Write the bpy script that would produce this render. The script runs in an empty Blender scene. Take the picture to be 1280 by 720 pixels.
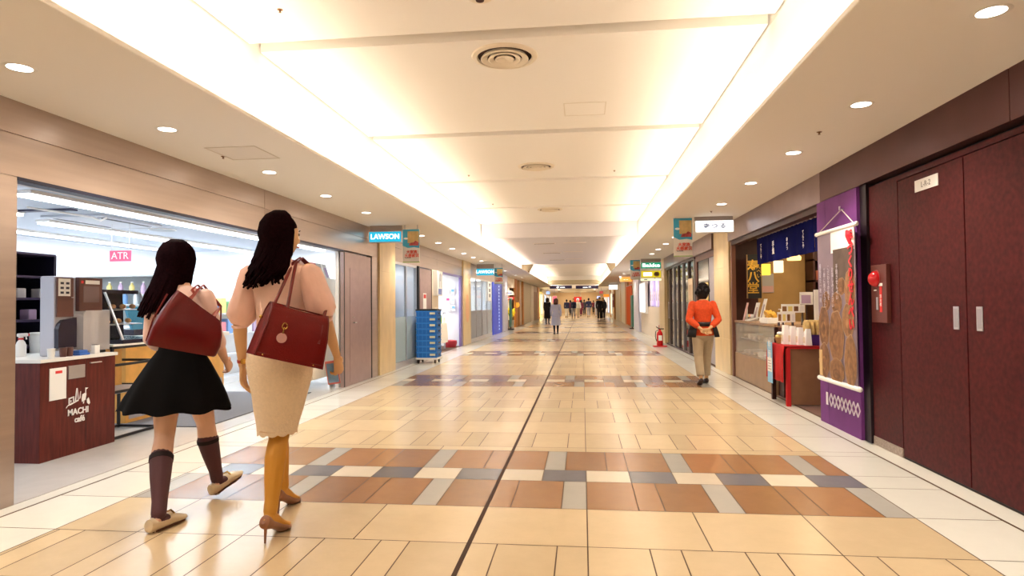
import bpy, bmesh, math, random
from mathutils import Vector, Matrix, Quaternion
random.seed(7)
C = bpy.context.scene.collection
PI = math.pi

# ------------------------------------------------------------------ camera model (metres; corridor runs along +Y)
F, H, ROLL = 787.0, 1.28, -0.009
YAW = math.atan(88 / F)
PITCH = math.atan(20 / F * math.cos(YAW))
def _basis():
    f = Vector((-math.sin(YAW) * math.cos(PITCH), math.cos(YAW) * math.cos(PITCH), math.sin(PITCH)))
    r = Vector((math.cos(YAW), math.sin(YAW), 0))
    u = r.cross(f)
    c, s = math.cos(ROLL), math.sin(ROLL)
    return c * r + s * u, -s * r + c * u, f
RX, UP, FW = _basis()
def _ray(px, py): return RX * ((px - 640) / F) + UP * ((360 - py) / F) + FW
def onx(px, py, X):
    d = _ray(px, py); t = X / d.x; return Vector((X, d.y * t, H + d.z * t))
def ony(px, py, Y):
    d = _ray(px, py); t = Y / d.y; return Vector((d.x * t, Y, H + d.z * t))
def onz(px, py, Z=0.0):
    d = _ray(px, py); t = (Z - H) / d.z; return Vector((d.x * t, d.y * t, Z))

cam = bpy.data.cameras.new('camera'); camo = bpy.data.objects.new('camera', cam); C.objects.link(camo)
cam.sensor_width = 36; cam.lens = 36 * F / 1280; cam.clip_start = 0.05; cam.clip_end = 300
m = Matrix((RX, UP, -FW)).transposed().to_4x4(); m.translation = Vector((0, 0, H)); camo.matrix_world = m
bpy.context.scene.camera = camo
vs = bpy.context.scene.view_settings
bpy.context.scene.display_settings.display_device = 'sRGB'
vs.view_transform = 'Standard'; vs.look = 'None'; vs.gamma = 1; vs.use_curve_mapping = False; vs.exposure = 0.7

# ------------------------------------------------------------------ materials
MATS = {}
def mat(name, col, rough=0.5, metal=0.0, var=0.0, vscale=8.0, emit=0.0, ecol=None, trans=0.0, alpha=1.0, bump=0.0, bscale=60.0, spec=0.5, stretch=None, coat=0.0, ior=1.45, sheen=0.0):
    if name in MATS: return MATS[name]
    M = bpy.data.materials.new(name); M.use_nodes = True
    nt = M.node_tree; p = nt.nodes['Principled BSDF']
    p.inputs['Base Color'].default_value = (*col, 1); p.inputs['Roughness'].default_value = rough
    p.inputs['Metallic'].default_value = metal; p.inputs['Specular IOR Level'].default_value = spec
    p.inputs['IOR'].default_value = ior
    if sheen: p.inputs['Sheen Weight'].default_value = sheen
    if coat: p.inputs['Coat Weight'].default_value = coat; p.inputs['Coat Roughness'].default_value = 0.08
    if emit:
        p.inputs['Emission Color'].default_value = (*(ecol or col), 1); p.inputs['Emission Strength'].default_value = emit
    if trans: p.inputs['Transmission Weight'].default_value = trans
    if alpha < 1: p.inputs['Alpha'].default_value = alpha
    if var or bump:
        tc = nt.nodes.new('ShaderNodeTexCoord'); mp = nt.nodes.new('ShaderNodeMapping')
        nt.links.new(tc.outputs['Object'], mp.inputs['Vector'])
        if stretch: mp.inputs['Scale'].default_value = stretch
        if var:
            n = nt.nodes.new('ShaderNodeTexNoise'); n.inputs['Scale'].default_value = vscale; n.inputs['Detail'].default_value = 5
            nt.links.new(mp.outputs['Vector'], n.inputs['Vector'])
            r = nt.nodes.new('ShaderNodeValToRGB')
            r.color_ramp.elements[0].position = 0.3; r.color_ramp.elements[1].position = 0.7
            r.color_ramp.elements[0].color = (*[max(0, c * (1 - var)) for c in col], 1)
            r.color_ramp.elements[1].color = (*[min(1, c * (1 + var)) for c in col], 1)
            nt.links.new(n.outputs['Fac'], r.inputs['Fac']); nt.links.new(r.outputs['Color'], p.inputs['Base Color'])
        if bump:
            n2 = nt.nodes.new('ShaderNodeTexNoise'); n2.inputs['Scale'].default_value = bscale
            nt.links.new(mp.outputs['Vector'], n2.inputs['Vector'])
            b = nt.nodes.new('ShaderNodeBump'); b.inputs['Strength'].default_value = bump; b.inputs['Distance'].default_value = 0.01
            nt.links.new(n2.outputs['Fac'], b.inputs['Height']); nt.links.new(b.outputs['Normal'], p.inputs['Normal'])
    MATS[name] = M
    return M
def emi(name, col, s):
    return mat(name, (0.02, 0.02, 0.02), 0.6, emit=s, ecol=col)

# ------------------------------------------------------------------ geometry helpers
WL = {}          # world location of every root / part origin
class G:
    """collects shapes and links them as one mesh object"""
    def __init__(s): s.bm = bmesh.new(); s.mi = 0
    def _f(s, vs):
        try:
            f = s.bm.faces.new(vs); f.material_index = s.mi; return f
        except ValueError: return None
    def box(s, x0, x1, y0, y1, z0, z1, bev=0.0):
        b = bmesh.new()
        r = bmesh.ops.create_cube(b, size=1)
        for v in b.verts:
            v.co = Vector(((x0 + x1) / 2 + v.co.x * abs(x1 - x0), (y0 + y1) / 2 + v.co.y * abs(y1 - y0), (z0 + z1) / 2 + v.co.z * abs(z1 - z0)))
        if bev:
            bev = min(bev, abs(x1 - x0) * .45, abs(y1 - y0) * .45, abs(z1 - z0) * .45)
            bmesh.ops.bevel(b, geom=list(b.edges), offset=bev, segments=2, affect='EDGES', profile=0.6)
        s.add(b); return s
    def add(s, b, M=None):
        mp = {}
        for v in b.verts: mp[v] = s.bm.verts.new(M @ v.co if M else v.co)
        for f in b.faces: s._f([mp[v] for v in f.verts])
        b.free(); return s
    def quad(s, *pts):
        s._f([s.bm.verts.new(Vector(p)) for p in pts]); return s
    def rings(s, rr, cap=True, closed=True):
        R = [[s.bm.verts.new(p) for p in r] for r in rr]
        n = len(R[0])
        for a, b in zip(R, R[1:]):
            for i in range(n if closed else n - 1):
                j = (i + 1) % n
                s._f([a[i], a[j], b[j], b[i]])
        if cap and closed:
            for r, flip in ((R[0], True), (R[-1], False)):
                c = s.bm.verts.new(sum((v.co for v in r), Vector()) / n)
                for i in range(n):
                    j = (i + 1) % n
                    s._f([r[j], r[i], c] if flip else [r[i], r[j], c])
        return s
    def tube(s, pts, rad, seg=12, cap=True, ref=None, dome=False):
        """pts: points, rad: radius or (rx, ry) per point"""
        P = [Vector(p) for p in pts]; n = len(P)
        Rr = rad if isinstance(rad, (list, tuple)) and len(rad) == n and not (n == 2 and isinstance(rad, tuple)) else [rad] * n
        Rr = [r if isinstance(r, (list, tuple)) else (r, r) for r in Rr]
        rr = []; U = None
        for i in range(n):
            t = (P[min(i + 1, n - 1)] - P[max(i - 1, 0)])
            t = t.normalized() if t.length > 1e-9 else Vector((0, 0, 1))
            if ref is not None:
                U = Vector(ref); U = (U - t * U.dot(t)).normalized()
            elif U is None:
                U = t.orthogonal().normalized()
            else:
                U = (U - t * U.dot(t)).normalized()
            V = t.cross(U)
            rr.append([P[i] + U * (Rr[i][0] * math.cos(2 * PI * k / seg)) + V * (Rr[i][1] * math.sin(2 * PI * k / seg)) for k in range(seg)])
        if dome:
            for end in (0, 1):
                i = 0 if end == 0 else -1
                d = (P[0] - P[1]).normalized() if end == 0 else (P[-1] - P[-2]).normalized()
                base = rr[i]; c = P[i]; r0 = min(Rr[i]); ex = []
                for a in (30, 60):
                    k = math.cos(math.radians(a)); h = math.sin(math.radians(a)) * r0
                    ex.append([c + (q - c) * k + d * h for q in base])
                rr = (ex[::-1] + rr) if end == 0 else (rr + ex)
        return s.rings(rr, cap)
    def cyl(s, p0, p1, r0, r1=None, seg=20):
        return s.tube([p0, p1], [r0, r0 if r1 is None else r1], seg)
    def lathe(s, prof, c=(0, 0, 0), seg=28, cap=True):
        c = Vector(c)
        return s.rings([[c + Vector((r * math.cos(2 * PI * k / seg), r * math.sin(2 * PI * k / seg), z)) for k in range(seg)] for r, z in prof], cap)
    def sph(s, c, r, seg=14, ring=10):
        c = Vector(c); r = r if isinstance(r, (tuple, list)) else (r, r, r)
        rr = []
        for i in range(1, ring):
            a = PI * i / ring
            rr.append([c + Vector((r[0] * math.sin(a) * math.cos(2 * PI * k / seg), r[1] * math.sin(a) * math.sin(2 * PI * k / seg), -r[2] * math.cos(a))) for k in range(seg)])
        n0 = len(rr)
        s.rings(rr, cap=False)
        s.bm.verts.ensure_lookup_table()
        N = len(s.bm.verts); first = [s.bm.verts[N - n0 * seg + k] for k in range(seg)]; last = [s.bm.verts[N - seg + k] for k in range(seg)]
        b = s.bm.verts.new(c - Vector((0, 0, r[2]))); t = s.bm.verts.new(c + Vector((0, 0, r[2])))
        for k in range(seg):
            j = (k + 1) % seg
            s._f([first[j], first[k], b]); s._f([last[k], last[j], t])
        return s
    def prism(s, poly, o, U, V, W):
        """extrude a 2-D polygon in the plane o+u*U+v*V along W"""
        o, U, V, W = Vector(o), Vector(U), Vector(V), Vector(W)
        a = [s.bm.verts.new(o + U * p[0] + V * p[1]) for p in poly]
        b = [s.bm.verts.new(v.co + W) for v in a]
        s._f(a[::-1]); s._f(b)
        n = len(a)
        for i in range(n):
            j = (i + 1) % n; s._f([a[i], a[j], b[j], b[i]])
        return s
    def text(s, body, size, o, U, V, depth=0.002, align='CENTER', bold=0.0, sx=1.0, lead=1.0):
        cu = bpy.data.curves.new('t', 'FONT'); cu.body = body; cu.size = size; cu.align_x = align; cu.align_y = 'CENTER'
        cu.extrude = depth; cu.offset = bold; cu.resolution_u = 3; cu.space_line = lead
        ob = bpy.data.objects.new('t', cu); C.objects.link(ob)
        dg = bpy.context.evaluated_depsgraph_get(); dg.update()
        me = bpy.data.meshes.new_from_object(ob.evaluated_get(dg))
        b = bmesh.new(); b.from_mesh(me)
        bpy.data.objects.remove(ob); bpy.data.curves.remove(cu); bpy.data.meshes.remove(me)
        U = Vector(U).normalized(); V = Vector(V).normalized(); W = U.cross(V)
        M = Matrix((U * sx, V, W)).transposed().to_4x4(); M.translation = Vector(o)
        return s.add(b, M)
    def obj(s, name, mats, parent=None, smooth=False, label=None, local=False, kind=None):
        bmesh.ops.recalc_face_normals(s.bm, faces=list(s.bm.faces))
        if parent is None:
            if s.bm.verts and not local:
                xs = [v.co for v in s.bm.verts]
                o = Vector(((min(v.x for v in xs) + max(v.x for v in xs)) / 2, (min(v.y for v in xs) + max(v.y for v in xs)) / 2, min(v.z for v in xs)))
            else: o = Vector()
        else: o = WL[parent.name]
        if not local:
            for v in s.bm.verts: v.co -= o
        me = bpy.data.meshes.new(name); s.bm.to_mesh(me); s.bm.free()
        ms = mats if isinstance(mats, (list, tuple)) else [mats]
        for q in ms: me.materials.append(q)
        if smooth:
            for p in me.polygons: p.use_smooth = True
            if smooth != 'all':
                try: me.set_sharp_from_angle(angle=math.radians(smooth if smooth is not True else 40))
                except Exception: pass
        ob = bpy.data.objects.new(name, me); C.objects.link(ob)
        if parent is None:
            if not local: ob.location = o
        else: ob.parent = parent
        WL[ob.name] = o
        if label: ob['label'] = label
        if kind: ob['kind'] = kind
        return ob
def tag(o, label, cat, group=None):
    o['label'] = label; o['category'] = cat
    if group: o['group'] = group
    return o
def thing(name, label, cat, loc=(0, 0, 0), rotz=0.0, group=None):
    o = bpy.data.objects.new(name, None); o.empty_display_size = 0.1; C.objects.link(o)
    o.location = loc; o.rotation_euler = (0, 0, rotz); WL[o.name] = Vector(loc)
    return tag(o, label, cat, group)
def dup(root, loc, label=None, group=None):
    r = root.copy(); C.objects.link(r); r.location = loc; WL[r.name] = Vector(loc)
    if label: r['label'] = label
    if group: r['group'] = group
    for ch in list(root.children):
        c = ch.copy(); C.objects.link(c); c.parent = r; WL[c.name] = Vector(loc)
        for g in ch.children:
            d = g.copy(); C.objects.link(d); d.parent = c
    return r
def struct(g, name, mats, parent=None, smooth=False):
    o = g.obj(name, mats, parent, smooth)
    if parent is None: o['kind'] = 'structure'
    return o
def box(x0, x1, y0, y1, z0, z1, bev=0.0): return G().box(x0, x1, y0, y1, z0, z1, bev)
XP, YP, ZP = Vector((1, 0, 0)), Vector((0, 1, 0)), Vector((0, 0, 1))
def area(name, loc, sx, sy, power, col, direction=(0, 0, -1)):
    l = bpy.data.lights.new(name, 'AREA'); l.shape = 'RECTANGLE'; l.size = sx; l.size_y = sy; l.energy = power; l.color = col
    o = bpy.data.objects.new(name, l); C.objects.link(o); o.location = loc
    d = Vector(direction).normalized()
    # local y axis of the lamp follows the corridor
    z = -d; y = Vector((0, 1, 0)); y = (y - z * y.dot(z)).normalized(); x = y.cross(z)
    mm = Matrix((x, y, z)).transposed().to_4x4(); mm.translation = Vector(loc); o.matrix_world = mm
    return o
# ================================================================== SHELL
LX, RW = -3.70, 2.58          # shop-front planes
YN, YF = -4.0, 80.0           # corridor ends
M_ceil = mat('ceiling paint', (0.84, 0.79, 0.73), 0.8)
M_soff = mat('soffit paint', (0.90, 0.86, 0.80), 0.7)
M_grout = mat('grout', (0.10, 0.05, 0.022), 0.6)

def tilemat(name, col, var=0.10, rough=0.22, vs=7):
    M = bpy.data.materials.new(name); M.use_nodes = True; nt = M.node_tree; p = nt.nodes['Principled BSDF']
    a = nt.nodes.new('ShaderNodeAttribute'); a.attribute_name = 'tint'
    tc = nt.nodes.new('ShaderNodeTexCoord'); n = nt.nodes.new('ShaderNodeTexNoise')
    n.inputs['Scale'].default_value = vs; n.inputs['Detail'].default_value = 6; n.inputs['Roughness'].default_value = 0.7
    nt.links.new(tc.outputs['Object'], n.inputs['Vector'])
    ad = nt.nodes.new('ShaderNodeMath'); ad.operation = 'ADD'; nt.links.new(a.outputs['Fac'], ad.inputs[0]); nt.links.new(n.outputs['Fac'], ad.inputs[1])
    r = nt.nodes.new('ShaderNodeMapRange'); r.inputs['From Min'].default_value = 0.4; r.inputs['From Max'].default_value = 1.6
    r.inputs['To Min'].default_value = 1 - var; r.inputs['To Max'].default_value = 1 + var
    nt.links.new(ad.outputs[0], r.inputs['Value'])
    mx = nt.nodes.new('ShaderNodeVectorMath'); mx.operation = 'SCALE'; mx.inputs[0].default_value = col
    nt.links.new(r.outputs['Result'], mx.inputs['Scale']); nt.links.new(mx.outputs['Vector'], p.inputs['Base Color'])
    p.inputs['Roughness'].default_value = rough; p.inputs['Specular IOR Level'].default_value = 0.5
    return M
T = [tilemat('tile sand', (0.68, 0.53, 0.335)), tilemat('tile brown', (0.35, 0.175, 0.078), 0.16), tilemat('tile grey', (0.46, 0.44, 0.40)),
     tilemat('tile cream', (0.76, 0.68, 0.54)), tilemat('tile slate', (0.16, 0.16, 0.19), 0.15), tilemat('tile white', (0.82, 0.81, 0.74), 0.05, 0.12), M_grout,
     mat('joint metal', (0.06, 0.025, 0.012), 0.7), tilemat('tile pale strip', (0.72, 0.58, 0.36))]
def build_floor():
    bm = bmesh.new(); lay = bm.faces.layers.float.new('tint') if hasattr(bm.faces.layers, 'float') else None
    def q(x0, x1, y0, y1, mi, g=0.0035, z=0.0):
        if x1 - x0 < 0.01: return
        vs_ = [bm.verts.new((x, y, z)) for x, y in ((x0 + g, y0 + g), (x1 - g, y0 + g), (x1 - g, y1 - g), (x0 + g, y1 - g))]
        f = bm.faces.new(vs_); f.material_index = mi; f[lay] = random.random()
    u = 0.1595; x_o = 0.012; XL, XR = -3.05, 1.93
    def cuts(mod):   # tile edges in units
        e = [k for k in range(-22, 16) if mod(k)]
        xs = [XL] + [x_o + k * u for k in e if XL + .02 < x_o + k * u < XR - .02] + [XR]
        return xs
    nar = lambda k: k % 3 in (0, 2)
    shf = lambda k: k % 3 in (1, 2)
    big = lambda k: k % 4 == 0
    two = lambda k: k % 2 == 0
    v = 5.77 / 38
    rows = [('b2', 4), ('ck', 2), ('b1', 4), ('thin', 1), ('n', 4), ('B', 4), ('n', 4), ('L', 2), ('s', 4), ('thin', 1), ('n', 4), ('B', 4)]
    per = 0
    y = 3.97 - 5.77 * 2
    while y < YF:
        for kind, hh in rows:
            y1 = y + hh * v
            if y1 > YN and y < YF:
                fn = {'b2': nar, 'n': nar, 'b1': shf, 's': shf, 'B': big, 'L': big, 'thin': big, 'ck': two}[kind]
                xs = cuts(fn)
                for a, b in zip(xs, xs[1:]):
                    k = round((a - x_o) / u)
                    if kind == 'b2': mi = 2 if k % 6 == 5 and b - a < .2 else 1
                    elif kind == 'b1': mi = 2 if k % 6 == 4 and b - a < .2 else 1
                    elif kind == 'ck': mi = 4 if k % 4 == 2 else 3
                    elif kind == 'L': mi = 8
                    else: mi = 0
                    q(a, b, y, y1, mi)
                q(XR, 2.40, y, y1, 5); q(-3.56, XL, y, y1, 5)
            y = y1
    q(2.412, RW, YN, YF, 5); q(-3.70, -3.572, YN, YF, 5)
    q(-9.2, 3.6, YN, YF, 6, 0, -0.002)
    q(-0.632, -0.606, YN, YF, 7, 0, 0.0012)
    me = bpy.data.meshes.new('floor'); bm.to_mesh(me); bm.free()
    for t in T: me.materials.append(t)
    o = bpy.data.objects.new('floor', me); C.objects.link(o); o['kind'] = 'structure'
build_floor()

# ---- soffits, cove troughs and tray ceiling
SZ = 2.65
LIPL, LIPR = -2.385, 1.27
TRL, TRR = -2.70, 1.46
def soffit(x_wall, x_lip, x_tr, ya, yb):
    s = 1 if x_lip > x_wall else -1
    prof = [(x_wall - s * .3, SZ), (x_lip - s * .004, SZ), (x_lip, SZ + .004), (x_lip, SZ + .03), (x_lip - s * .012, SZ + .03),
            (x_lip - s * .012, SZ + .02), (x_tr, SZ + .02), (x_tr - s * .02, 3.6), (x_wall - s * .3, 3.6)]
    g = G()
    a = [[Vector((x, y, z)) for x, z in prof] for y in (ya, yb)]
    g.rings(a, cap=True)
    struct(g, 'ceiling', M_soff)
soffit(LX, LIPL, TRL, YN, 50.0); soffit(RW, LIPR, TRR, YN, 50.0)
soffit(LX, LIPL, TRL, 51.6, YF); soffit(RW, LIPR, TRR, 51.6, YF)
ZC = 3.44
g = G()
slots = [-1.2, 1.75, 4.95, 7.85, 10.9, 14.0]
edges = [YN] + [e for s_ in slots for e in (s_ - .09, s_ + .09)] + [16.8]
for i in range(0, len(edges) - 1):
    y0, y1 = edges[i], edges[i + 1]
    z = ZC if i % 2 == 0 else ZC + .14
    g.mi = i % 2; g.box(TRL + .0, TRR - .0, y0, y1, z, ZC + .2)
g.mi = 2; g.box(TRL, TRR, 16.8, 28.4, 3.05, ZC + .16)
e2 = [28.4] + [e for s_ in (31.5, 34.6, 37.7, 40.8, 43.9, 47) for e in (s_ - .09, s_ + .09)] + [50.0]
for i in range(len(e2) - 1):
    g.mi = i % 2; g.box(TRL, TRR, e2[i], e2[i + 1], ZC if i % 2 == 0 else ZC + .14, ZC + .2)
g.mi = 0; g.box(LX - .3, RW + .3, 50.0, 51.6, 2.80, ZC + .16)
g.box(TRL, TRR, 51.6, 70, ZC, ZC + .16); g.box(LX - .3, RW + .3, 70, 71, 2.5, ZC + .16); g.box(LX - .3, RW + .3, 71, YF, 2.9, 3.1)
struct(g, 'ceiling', [M_ceil, mat('beige slot metal', (.52, .42, .29), .5), mat('bridge with shade tint', (.66, .62, .64), .8)])  # lilac grey puts the weaker light on the lower bridge into its colour
# end caps of the light troughs where the lower bridge of ceiling stops
for s_, xl, xt in ((1, LIPL, TRL), (-1, LIPR, TRR)):
    g = G().prism([(xl + s_ * .0, SZ + .02), (xl + s_ * .2, 3.06), (xt, 3.06), (xt, SZ + .05)], (0, 28.2, 0), XP, ZP, (0, .25, 0))
    struct(g, 'trim_%d' % (1 if s_ > 0 else 2), mat('cap board', (0.20, 0.15, 0.09), .8))
M_fas = mat('beige fascia board', (0.50, 0.41, 0.27), .7)
for n_, y_, z0_, z1_ in ((12, 49.9, 2.80, 3.12), (13, 69.9, 2.5, 2.95)):
    g = G().prism([(TRL + .35, z1_), (TRR - .35, z1_), (TRR, z0_ + .12), (TRR, z0_), (TRL, z0_), (TRL, z0_ + .12)], (0, y_, 0), XP, ZP, (0, .09, 0)); struct(g, 'trim_%d' % n_, M_fas)
# back of the corridor behind the camera and the far end wall
struct(box(LX - .3, RW + .3, YN - .1, YN, 0, 3.6), 'wall_back', M_soff)
struct(box(LX - .3, RW + .3, YF, YF + .1, 0, 3.2), 'wall_front', mat('end wall', (0.86, 0.70, 0.50), .6))

# ---- cove light
WARM = (1.0, 0.88, 0.73)
for ya, yb in ((YN + .1, 28.1), (28.6, 49.9), (51.8, 69.8)):
    L_ = yb - ya
    for x, d in (((LIPL + TRL) / 2 + .06, (-0.55, 0, .8)), ((LIPR + TRR) / 2 - .03, (0.55, 0, .8))):
        area('cove_strip', (x, (ya + yb) / 2, SZ + .045), .05, L_, 5.3 * L_, WARM, d)

# ---- downlights
M_ring = mat('downlight ring', (0.85, 0.82, 0.76), .35)
M_lens = emi('downlight lens', (1, .93, .82), 9)
def make_downlight(loc, label, group):
    t = thing('downlight', label, 'light', loc, 0, group)
    x, y, z = loc
    G().lathe([(.062, -.002), (.078, -.004), (.085, 0.0), (.085, .004)], loc, 28, cap=False).obj('trim_ring', M_ring, t, True)
    G().lathe([(.001, -.0015), (.063, -.0015), (.063, .0)], loc, 28).obj('lens', M_lens, t)
    return t
dl0 = None
ord_ = ['nearest the camera', 'second from the camera', 'third from the camera', 'fourth from the camera', 'fifth from the camera', 'sixth from the camera', 'seventh from the camera', 'eighth from the camera', 'ninth from the camera', 'tenth from the camera', 'eleventh from the camera', 'twelfth from the camera', 'thirteenth from the camera', 'fourteenth from the camera', 'fifteenth from the camera', 'sixteenth from the camera']
yl = [3.22, 4.5, 6.1, 7.53, 9.0, 12.2, 13.7, 15.2, 16.7, 18.2, 19.7, 24.3, 25.8, 30, 33]
yr = [3.2, 4.61, 6.03, 7.51, 9.05, 12.0, 13.5, 15.0, 16.5, 18.0, 22.3, 24, 26, 30, 33]
for side, xx, ys in (('left', -3.17, yl), ('right', 1.95, yr)):
    for i, y in enumerate(ys):
        lab = 'round recessed downlight in the %s soffit, %s in its row' % (side, ord_[i])
        loc = (xx, y, SZ)
        if dl0 is None: dl0 = make_downlight(loc, lab, 'downlights in the soffits')
        else: dup(dl0, loc, lab, 'downlights in the soffits')
    for y in [-2.5, -1, .4, 1.8] + ys:
        l = bpy.data.lights.new('downlight_lamp', 'SPOT'); l.energy = 68; l.spot_size = 2.3; l.spot_blend = .8; l.shadow_soft_size = .06; l.color = (1, .90, .76)
        o = bpy.data.objects.new('downlight_lamp', l); C.objects.link(o); o.location = (xx, y, SZ - .012)
# ---- round air diffusers in the tray
M_dif = mat('diffuser enamel', (0.72, 0.62, 0.48), .45); M_difd = mat('diffuser gap', (0.05, .015, .01), .8)
def diffuser(loc, label, r=.29):
    t = thing('ceiling_diffuser', label, 'air vent', loc, 0, 'round ceiling diffusers')
    G().lathe([(r, 0), (r * .97, -.012), (r * .84, -.02), (r * .8, 0.0)], loc, 40, cap=False).obj('outer_ring', M_dif, t, True)
    G().lathe([(r * .82, -.003), (.001, -.003)], loc, 40).obj('dark_gap', M_difd, t)
    for k, (a, b) in enumerate(((.66, .52), (.44, .33), (.23, .02))):
        G().lathe([(r * a, -.004), (r * (a + .06), -.03), (r * (a + .02), -.036), (r * b, -.02), (r * b, -.006)], loc, 40, cap=(k == 2)).obj('cone_ring', M_dif, t, True)
for i, (x, y) in enumerate(((-.65, 5.4), (-.68, 4.25), (-.7, 9.83), (-.72, 14.4))):
    if i == 1:
        t = thing('smoke_detector', 'round white smoke detector at the top edge of the ceiling', 'detector', (x, y, ZC))
        G().lathe([(.1, 0), (.1, -.02), (.085, -.045), (.05, -.06), (.001, -.06)], (x, y, ZC), 28).obj('housing', M_dif, t, True)
        G().lathe([(.03, -.06), (.028, -.066), (.001, -.066)], (x, y, ZC), 16).obj('sensor', M_difd, t)
        continue
    diffuser((x, y, ZC), ['round beige ceiling diffuser nearest the camera with dark concentric gaps', '', 'second round ceiling diffuser, a little farther down the corridor', 'third and farthest round ceiling diffuser before the lower bridge'][i])
# ---- sprinkler heads, small dots in the ceilings
M_spr = mat('sprinkler brass', (0.25, .12, .05), .4, .8)
spr = [(onz(350, 12, ZC), 'in the tray near its left edge by the first groove'), (onz(279, 195.5, SZ), 'in the left soffit between the second and third downlights'), (onz(1024, 165, SZ), 'in the right soffit beyond the second downlight'),
       (onz(586, 219, ZC), 'in the tray just before the third groove'), (onz(616, 255, ZC), 'in the tray just before the fourth groove'), (onz(768, 213, ZC), 'in the tray right of the second diffuser'), (onz(889, 264, SZ), 'in the right soffit close to the white sign')]
for p_, w_ in spr:
    t = thing('sprinkler_head', 'small brass sprinkler head ' + w_, 'sprinkler', p_, 0, 'sprinkler heads')
    G().lathe([(.02, 0), (.02, -.003), (.007, -.006), (.007, -.014), (.001, -.014)], p_, 14).obj('escutcheon', M_spr, t, True)
    G().lathe([(.010, -.02), (.010, -.022), (.001, -.022)], p_, 12).cyl(p_ + Vector((.005, 0, -.013)), p_ + Vector((.005, 0, -.021)), .002, seg=6).cyl(p_ + Vector((-.005, 0, -.013)), p_ + Vector((-.005, 0, -.021)), .002, seg=6).obj('deflector', M_spr, t)
# access hatches (thin frames) in the tray
for cx, cy, lab in ((.05, 7.0, 'square ceiling access hatch right of the diffusers before the second groove'), (-3.0, 5.3, 'square access hatch in the left soffit past the second downlight')):
    z = ZC if cx > -2 else SZ
    t = thing('access_hatch', lab, 'hatch', (cx, cy, z))
    g = G()
    for a in (-1, 1):
        g.box(cx + a * .225 - .006, cx + a * .225 + .006, cy - .231, cy + .231, z - .003, z + .001); g.box(cx - .219, cx + .219, cy + a * .225 - .006, cy + a * .225 + .006, z - .003, z + .001)
    g.obj('frame', mat('hatch frame', (.7, .62, .52), .5), t); box(cx - .215, cx + .215, cy - .215, cy + .215, z - .0015, z + .001).obj('panel', M_ceil, t)
# linear vents in the lower bridge and in the left soffit beyond it
M_slot = mat('vent slot', (.12, .09, .08), .6); M_ventf = mat('vent frame', (.78, .7, .66), .5)
for n_, (x, y) in enumerate(((-1.1, 18.5), (-.2, 18.4), (-1.05, 22), (-.3, 21.6), (-1.0, 25.5), (-.3, 25))):
    row = ['first', 'second', 'third'][n_ // 2]; side = ['left', 'right'][n_ % 2]
    t = thing('linear_vent', 'slim %s slot vent of the %s pair in the lower ceiling bridge' % (side, row), 'air vent', (x, y, 3.05), 0, 'slot vents in the ceiling bridge')
    box(x - .33, x + .33, y - .1, y + .1, 3.04, 3.052, .003).obj('frame', M_ventf, t)
    for dy in (-.05, .03): box(x - .3, x + .3, y + dy, y + dy + .025, 3.037, 3.043).obj('slot', M_slot if n_ % 2 == 0 else M_ventf, t)
# ================================================================== LEFT SIDE
M_steel = mat('brushed bronze steel', (0.46, 0.37, 0.32), 0.30, 0.75, var=.06, vscale=3, stretch=(1, .3, 6))
M_steel2 = mat('dark joint', (0.10, 0.07, 0.06), .5)
M_mauve = mat('mauve steel door', (0.42, 0.31, 0.30), 0.38, 0.6, var=.05)
M_stone = mat('honey travertine', (0.74, 0.56, 0.30), 0.28, var=.10, vscale=5, stretch=(1, 1, .35))
M_white = mat('shop white', (0.86, 0.88, 0.92), .45)
M_whitec = mat('white laminate', (0.86, 0.84, 0.80), .35)
M_black = mat('black', (0.012, 0.011, 0.014), .45)
M_alu = mat('aluminium', (0.62, 0.62, 0.65), .3, .9)
M_glass = mat('clear glass', (0.92, 0.97, 0.98), .02, trans=1.0, alpha=1, ior=1.05)
M_cream = mat('cream panel', (0.82, 0.72, 0.58), .5)
M_letw = emi('lit white lettering', (1, 1, 1), 1.6)
M_paper = mat('paper', (0.9, 0.89, 0.87), .7)
M_red = mat('red print', (0.72, 0.03, 0.03), .5)
M_ink = mat('ink', (0.03, 0.03, 0.06), .6)

def wbox(name, x0, x1, y0, y1, z0, z1, m, bev=0.0): return struct(box(x0, x1, y0, y1, z0, z1, bev), name, m)
# near panel, fascia with fold and joints
g = G().box(-3.95, LX, YN, 3.75, 0, 2.147).box(-3.95, LX, 10.80, 11.12, 0, 2.147)
struct(g, 'wall_left', M_steel)
g = G()
for a, b in ((YN, -1.0), (-.99, 3.05), (3.06, 7.0), (7.01, 11.12), (12.12, 15.8), (15.81, 19.2)):
    g.box(-3.95, LX, a, b, 2.43, SZ); g.box(-3.95, LX, a, b, 2.15, 2.415)
g.box(-3.95, LX - .012, YN, 19.2, 2.152, SZ)
struct(g, 'trim_3', M_steel)
struct(box(-3.80, LX + .004, 3.75, 9.46, 2.125, 2.15), 'trim_4', mat('black header', (.02, .02, .05), .4))
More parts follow.
